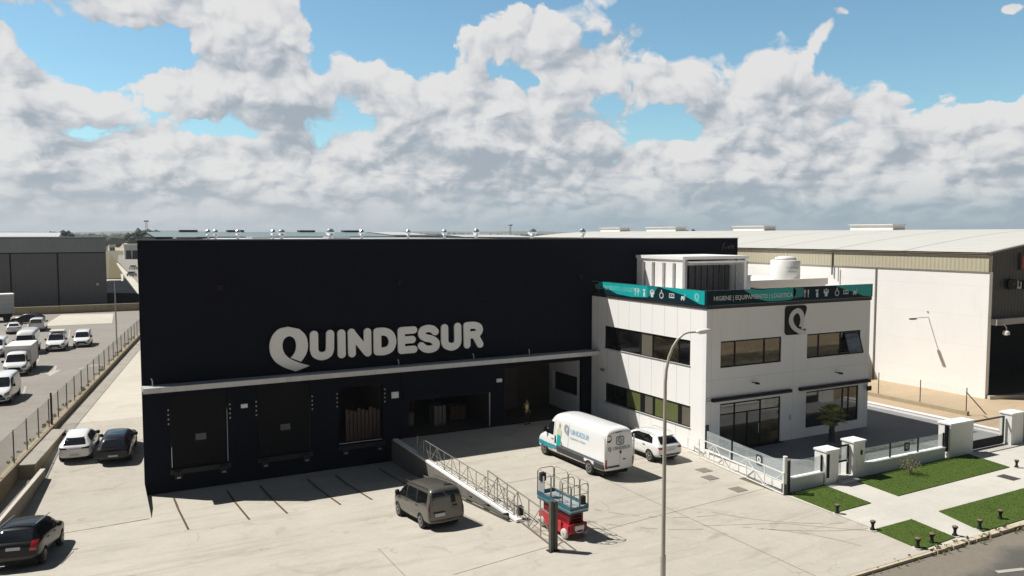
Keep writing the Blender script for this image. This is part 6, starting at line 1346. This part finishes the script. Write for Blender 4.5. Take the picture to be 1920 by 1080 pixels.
def rails(root, bv, side, end, top, H):
    for sx in (-1, 1): MB().tube([(sx * .62, -H + .75, 1.56), (sx * .64, -H + .9, 1.61), (sx * .66, -H + 2.4, 1.61), (sx * .66, -H + 2.55, 1.56)], .018, 6).build('roof_rail', M['steel'], root, True)
    MB().box(-.5, .5, -H + .34, -H + .5, 1.50, 1.54).build('spoiler', wht2, root, True, bevel=.01)
car('white_suv', 'white SUV parked against the office wall behind the tall van', 'car', (29.12, 37.2, 0), R(0), SUV, wht2, extras=rails)
def mpvx(root, bv, side, end, top, H):
    top([(.1, .35), (.5, .35), (.5, .47), (.1, .47)], 'roof_antenna_base', 'black', .02); MB().tube([(.2, -H + .55, 1.90), (.2, -H + .35, 2.05)], .01, 5).build('antenna', M['black'], root, True)
    end([(.32, 1.0), (.52, 1.0), (.52, 1.07), (.32, 1.07)], 'tailgate_handle', 'black', -1, .012)
    end([(-.64, .80), (-.08, .80), (-.08, .85), (-.64, .85)], 'plate_recess', 'black', -1, .012)
    for sx in (-1, 1): MB().tube([(sx * .72, -H + .35, 1.87), (sx * .72, -H + 2.7, 1.86)], .018, 6).build('roof_rail', M['trim'], root, True)
car('people_carrier', 'grey-brown people carrier parked beside the ramp wall', 'minivan', (13.80, 34.05, gz(13.8, 34.05)), R(2), scaled(MPV, 4.5, 1.82, 1.90), brn, extras=mpvx); bpy.context.scene.objects['people_carrier'].rotation_euler.x = math.atan(-1.36 / 14)
BS = scaled(SUV, 4.6, 1.93, 1.72, tail=[(.60, .80), (.84, .80), (.88, 1.16), (.66, 1.16)], rear_glass=[(-.68, 1.16), (.68, 1.16), (.60, 1.56), (-.60, 1.56)], rplate=[(-.24, .86), (.28, .86), (.28, .98), (-.24, .98)], spokes=6)
def bsx(root, bv, side, end, top, H):
    for sx in (-1, 1): MB().tube([(sx * .64, -H + .8, 1.69), (sx * .68, -H + 2.7, 1.70)], .02, 6).build('roof_rail', M['steel'], root, True)
    for k in range(4): top([(-.5, 1.0 + k * .4), (.5, 1.0 + k * .4), (.5, 1.03 + k * .4), (-.5, 1.03 + k * .4)], 'roof_rib', 'rubber', .01)
    top([(-.6, .70), (.6, .70), (.6, .78), (-.6, .78)], 'rear_spoiler', gry, .03)
car('black_suv', 'black SUV with red tail lights cut by the left edge of the photo', 'car', (-2.42, 39.2, gz(-2.4, 39)), R(-12), BS, blk, extras=bsx); bs_ = bpy.context.scene.objects['black_suv']; bs_.rotation_euler.x = math.atan(-1.36 / 14)
car('white_hatchback', 'white hatchback with slim dark tail lights next to the black hatchback', 'car', (-.52, 54.6, gz(-.4, 54.6) - .0), R(-8), HATCH, wht2); bpy.context.scene.objects['white_hatchback'].rotation_euler.x = math.atan(1.037 / 13.3)
BH = scaled(SUV, 4.4, 1.84, 1.50, tail=[(.42, .84), (.78, .84), (.82, .93), (.44, .91)], tailmat='lamp_dark', rplate=[(-.26, .52), (.26, .52), (.26, .62), (-.26, .62)])
def bhx(root, bv, side, end, top, H):
    top([(-.44, 1.1), (.44, 1.1), (.50, 2.2), (-.50, 2.2)], 'glass_roof', 'carglass', .006)
car('black_hatchback', 'near-black hatchback parked tight against the warehouse corner', 'car', (1.52, 53.5, gz(1.4, 53.5)), R(-9), BH, gry, extras=bhx); bpy.context.scene.objects['black_hatchback'].rotation_euler.x = math.atan(1.037 / 13.3)
# vans in the car park, fronts towards us
KV = scaled(KANG, 4.3, 1.83, 1.83); TV = scaled(KANG, 5.0, 1.96, 1.97, mirror=(1.25, 3.5, 0)); HV = scaled(SPR, 5.9, 2.05, 2.60, fplate=[(-.26, .42), (.26, .42), (.26, .54), (-.26, .54)])
cp = 'white vans in the fenced car park'
def at(px, py, L, rz):   # centre so that the front bumper stands at a measured spot
    p = gnd(px, py); a = rz + R(180); return (p.x + math.sin(a) * L / 2 * 1, p.y - math.cos(a) * L / 2 * -1 * -1, 0)
def place(px, py, L, az_):     # az_: heading, degrees clockwise from +Y
    p = gnd(px, py); h = Vector((math.sin(R(az_)), math.cos(R(az_)), 0)); c = p - h * L / 2; return (c.x, c.y, 0), R(-az_)
def rack(root, bv, side, end, top, H):
    for y in (-H + .9, -H + 1.9, -H + 2.7): MB().bar((-.75, y, 2.03), (.75, y, 2.03), .05).build('roof_bar', M['steel'], root, True)
    MB().box(-.72, .72, -H + .8, -H + 2.8, 2.06, 2.10).build('roof_load', M['pave'], root, True)
for nm, lb, px, py, azv, S_, ex in (('small_van', 'small white van furthest right in the row', 153, 652, 184, KV, None), ('medium_van', 'white van with a roof rack and dark wide grille', 103, 660, 184, TV, rack), ('high_roof_van', 'high-roofed white van behind the box truck', 45, 668, 184, HV, None),
        ('medium_van', 'white van cut by the left edge in the middle row', -14, 672, 184, TV, None), ('medium_van', 'nearest white van at the lower left edge of the car park', -9, 762, 186, scaled(KANG, 5.0, 1.96, 2.1, mirror=(1.3, 3.5, 0)), None)):
    loc, rz = place(px, py, S_['L'], azv); car(nm, lb, 'van', loc, rz, S_, wht, cp, extras=ex)
loc, rz = place(71, 624, 4.3, 4); p = gnd(71, 622); car('small_van', 'white van seen from behind near the pale island', 'van', (p.x, p.y + 2.15, 0), R(-4), KV, wht, cp)
p = gnd(24, 627); car('white_car', 'low white car seen from behind near the big lorry', 'car', (p.x, p.y + 2.1, 0), R(4), HATCH, wht2)
p = gnd(52, 607); car('dark_car', 'dark car parked beside the big lorry', 'car', (p.x, p.y + 1.0, 0), R(70), HATCH, blk)
# box truck: cab from the van builder, cargo box behind
loc, rz = place(27, 707, 5.0, 185)
CB = scaled(KANG, 3.4, 2.0, 2.12, mirror=(1.3, 2.35, 0))
p = gnd(27, 707); h = Vector((math.sin(R(185)), math.cos(R(185)), 0)); c = p - h * 1.7
bt_ = car('box_truck', 'small white box truck with a boxy cargo body taller than its cab', 'truck', (c.x, c.y, 0), R(-185), CB, wht, cp)
MB().box(-1.08, 1.08, -5.0, -.75, .72, 2.55).build('cargo_box', M['tank'], bt_, True, bevel=.02); MB().box(-.9, .9, -4.9, -.5, .4, .7).build('chassis', M['under'], bt_, True)
m = MB(); m.box(-1.1, -1.081, -4.98, -4.6, .74, 2.5); m.build('rear_frame', M['trim'], bt_, True)
for x in (-.85, .85): wheel_parts(bt_, x, -4.0, .33, .24)
# big lorry
p = gnd(28, 601); lo = thing('lorry', 'big white box lorry standing at the far left of the car park', 'lorry', (p.x - 3, p.y, 0), R(8))
MB().box(-4.5, 2.9, -1.25, 1.3, 1.15, 3.95).build('cargo_box', mk('lorry side', (.50, .52, .53), .5, 0, .04, 1, seam=[('Z', .7, 1.15, .05, .5)]), lo, True); MB().box(-4.55, 2.95, -1.3, 1.35, 3.951, 4.1).build('roof', M['whitecap'], lo, True)
MB().box(-4.4, 2.6, -.9, .9, .6, 1.14).build('chassis', M['under'], lo, True)
for x in (-2.5, -1.3, 1.9):
    w = MB().lathe([(.3, -.15), (.5, -.15), (.5, .15), (.3, .15)], (x, -1.1, .5), 'y', 18).build('wheel', M['tyre'], lo, True); MB().lathe([(.28, -.14), (.28, .1)], (x, -1.1, .5), 'y', 12).build('rim', M['steel'], w, True)
cb = MB().box(-7.1, -4.9, -1.2, 1.2, .6, 3.1).build('cab', wht, lo, True, bevel=.15)
# cars in the far yard
for px, py, c, lb in ((247, 518, gry2, 'grey car parked in the distant yard'), (250, 505, wht2, 'white car parked in the distant yard'), (211, 469, wht2, 'white van-like car beyond the brown field')):
    p = gnd(px, py); t = thing('distant_car', lb, 'car', (p.x, p.y, .06), R(70)); MB().box(-2.2, 2.2, -.9, .9, .3, .95).build('body', c, t, True, bevel=.15); MB().box(-1.4, 1.2, -.8, .8, .955, 1.45).build('cabin', M['carglass'], t, True, bevel=.15)
    for x in (-1.4, 1.4):
        for y in (-.85, .85): MB().lathe([(.32, -.1), (.32, .1)], (x, y, .32), 'y', 12).build('wheel', M['tyre'], t, True)

# ================================================================== worker in hi-vis, beside the dark entrance
def skin_body(name, nodes, edges, parent, mat, sub=2, root=0):
    me = bpy.data.meshes.new(name); me.from_pydata([n[0] for n in nodes], edges, []); o = bpy.data.objects.new(name, me); COL.objects.link(o)
    o.modifiers.new('k', 'SKIN'); sv_ = me.skin_vertices[0].data
    for k, n in enumerate(nodes): r_ = n[1]; sv_[k].radius = r_ if isinstance(r_, tuple) else (r_, r_); sv_[k].use_root = (k == root)
    sb = o.modifiers.new('s', 'SUBSURF'); sb.levels = sb.render_levels = sub
    dg = bpy.context.evaluated_depsgraph_get(); dg.update(); me2 = bpy.data.meshes.new_from_object(o.evaluated_get(dg)); o.modifiers.clear(); o.data = me2; me2.materials.clear(); me2.materials.append(mat); me2.shade_smooth()
    o.parent = parent; return o
pe = thing('person', 'person in a yellow hi-vis vest standing in shade by the open entrance', 'person', (26.45, 47.0, 0), R(15))
N_ = [((0, 0, .96), (.15, .11)), ((0, .01, 1.14), (.135, .10)), ((0, .01, 1.32), (.165, .11)), ((0, 0, 1.44), (.12, .085)), ((0, -.01, 1.50), .055), ((0, -.02, 1.56), .058), ((0, -.03, 1.65), (.078, .092)), ((0, -.03, 1.72), (.066, .08)),
      ((-.19, 0, 1.41), .058), ((-.24, -.01, 1.16), .046), ((-.235, -.12, .93), .036), ((-.23, -.17, .86), .03), ((.19, 0, 1.41), .058), ((.24, 0, 1.16), .046), ((.25, -.06, .93), .036), ((.25, -.09, .86), .03),
      ((-.10, 0, .86), .095), ((-.12, -.01, .50), .066), ((-.13, .02, .10), .046), ((-.14, -.12, .045), .042), ((.10, 0, .86), .095), ((.13, .0, .50), .066), ((.15, .03, .10), .046), ((.17, -.10, .045), .042)]
E_ = [(0, 1), (1, 2), (2, 3), (3, 4), (4, 5), (5, 6), (6, 7), (3, 8), (8, 9), (9, 10), (10, 11), (3, 12), (12, 13), (13, 14), (14, 15), (0, 16), (16, 17), (17, 18), (18, 19), (0, 20), (20, 21), (21, 22), (22, 23)]
for sx, k in ((-1, 11), (1, 15)):      # five fingers on each hand
    hx, hy, hz2 = N_[k][0]
    for f_ in range(4): i0 = len(N_); N_.append(((hx + sx * .008, hy - .03 + f_ * .02, hz2 - .06), .010)); N_.append(((hx + sx * .004 - sx * .012, hy - .032 + f_ * .021, hz2 - .10 + .008 * abs(f_ - 1.5)), .0085)); E_ += [(k, i0), (i0, i0 + 1)]
    i0 = len(N_); N_.append(((hx - sx * .01, hy - .055, hz2 - .03), .011)); E_.append((k, i0))
bd_ = skin_body('body', N_, E_, pe, M['skin'])
vest = skin_body('vest', [((0, 0, .98), (.165, .125)), ((0, .01, 1.14), (.152, .117)), ((0, .01, 1.32), (.185, .127)), ((0, 0, 1.44), (.135, .10))], [(0, 1), (1, 2), (2, 3)], pe, M['hivis'])
MB().lathe([(.163, 1.12), (.163, 1.17)], (0, .01, 0), 'z', 20).build('reflective_band', M['steel'], vest, True)
skin_body('shirt', [((-.17, 0, 1.42), .07), ((-.22, -.01, 1.2), .058), ((-.24, -.10, .97), .045)], [(0, 1), (1, 2)], pe, M['cloth_dark']); skin_body('shirt', [((.17, 0, 1.42), .07), ((.22, 0, 1.2), .058), ((.25, -.05, .97), .045)], [(0, 1), (1, 2)], pe, M['cloth_dark'])
skin_body('trousers', [((0, 0, .98), (.155, .12)), ((-.10, 0, .84), .105), ((-.12, -.01, .50), .078), ((-.13, .02, .12), .062), ((.10, 0, .84), .105), ((.13, 0, .50), .078), ((.15, .03, .12), .062)], [(0, 1), (1, 2), (2, 3), (0, 4), (4, 5), (5, 6)], pe, M['cloth_dark'])
for x, y in ((-.14, -.06), (.165, -.04)): MB().box(x - .05, x + .05, y - .13, y + .12, .0, .09).build('shoe', M['rubber'], pe, True, bevel=.03)
m = MB(); m.add([(v.x * .085, -.02 + v.y * .10, 1.71 + v.z * .07) for v in IV], IF); m.build('hair', M['hair'], pe, True, True)
for x in (-.03, .03): m = MB(); m.add([(x + v.x * .012, -.118 + v.y * .01, 1.66 + v.z * .008) for v in IV], IF); m.build('eye', M['black'], pe, True)
m = MB(); m.add([(v.x * .014, -.128 + v.y * .018, 1.635 + v.z * .022) for v in IV], IF); m.build('nose', M['skin'], pe, True)

# ================================================================== plants
pa = thing('palm_tree', 'small fan palm growing in the court behind the gate', 'palm', (41.1, 33.9, 0))
tr = []
for k in range(12): z = k * .14; tr.append(((41.1 + .02 * math.sin(k), 33.9, z), (.19 + .03 * (k % 2) - .006 * k)))
MB().tube([a for a, b in tr], [b for a, b in tr], 10).build('trunk', M['trunk'], pa)
def fan(mb, c, d, L_, n=13, w=.04, spread=1.05):
    c = Vector(c); d = Vector(d).normalized(); side_ = d.cross(Vector((0, 0, 1))); side_ = side_.normalized() if side_.length > .1 else Vector((1, 0, 0)); up = side_.cross(d)
    st = c + d * L_ * .45 + up * .03; mb.bar(c, st, .02)
    for k in range(n):
        a = (k / (n - 1) - .5) * 2 * spread; dd = (d * math.cos(a) + side_ * math.sin(a)).normalized(); ll = L_ * .62 * (1 - .25 * abs(a) / spread) * rnd.uniform(.85, 1.05)
        p1 = st + dd * ll * .55 + up * .02; p2 = st + dd * ll - Vector((0, 0, ll * .18)); q = dd.cross(up).normalized() * w
        mb.add([st, p1 - q, p1 + q, p2], [(0, 1, 2), (1, 3, 2)])
m = MB()
for k in range(26):
    a = k * 2.4; e = R(78 - k * 4.0 + rnd.uniform(-6, 6)); fan(m, (41.1 + .05 * math.cos(a), 33.9 + .05 * math.sin(a), 1.62), (math.cos(a) * math.cos(e), math.sin(a) * math.cos(e), math.sin(e)), rnd.uniform(.85, 1.15))
m.build('crown', M['leaf'], pa)
m = MB()
for k in range(12): a = k * 2.4 + 1; fan(m, (41.1, 33.9, 1.45), (math.cos(a), math.sin(a), -1.1), .55)
m.build('dry_fronds', M['leaf2'], pa)
shp = gnd(1705, 890); sb_ = thing('lawn_shrub', 'sparse olive shrub on the long lawn in front of the white wall', 'shrub', (shp.x, shp.y, .03)); m = MB(); lf = MB()
for k in range(5): a = k * 1.3; m.tube([(shp.x, shp.y, 0), (shp.x + .08 * math.cos(a), shp.y + .08 * math.sin(a), .35), (shp.x + .3 * math.cos(a), shp.y + .3 * math.sin(a), .75)], [.035, .028, .012], 6)
m.build('stem', mk('pale bark', (.30, .25, .19), .9), sb_)
for _ in range(900):
    a = rnd.uniform(0, 6.28); r_ = rnd.random() ** .6 * .62; z = .62 + rnd.gauss(0, .17) - r_ * .18
    if math.sin(a * 3 + 1) * r_ > .38: continue
    c = Vector((shp.x + r_ * math.cos(a), shp.y + r_ * math.sin(a), z)); d = Vector((rnd.gauss(0, 1), rnd.gauss(0, 1), rnd.gauss(0, .8))).normalized() * .075; e = Vector((rnd.gauss(0, 1), rnd.gauss(0, 1), rnd.gauss(0, 1))).normalized() * .02
    lf.add([c, c + d * .5 + e, c + d, c + d * .5 - e], [(0, 1, 2, 3)])
lf.build('foliage', M['leaf2'], sb_)

# ================================================================== haze
hb = MB().box(-9500, 9500, -9500, 13000, -3, 60); hz_o = hb.build('haze', None); hz_o['kind'] = 'stuff'; hz_o['label'] = 'thin bluish air'
hm_ = bpy.data.materials.new('haze'); hm_.use_nodes = True; t_ = hm_.node_tree; t_.nodes.clear(); pv = t_.nodes.new('ShaderNodeVolumePrincipled'); pv.inputs['Color'].default_value = (.80, .88, .95, 1); pv.inputs['Density'].default_value = .00013; pv.inputs['Anisotropy'].default_value = .2
mo = t_.nodes.new('ShaderNodeOutputMaterial'); t_.links.new(pv.outputs[0], mo.inputs['Volume']); hz_o.data.materials.append(hm_)
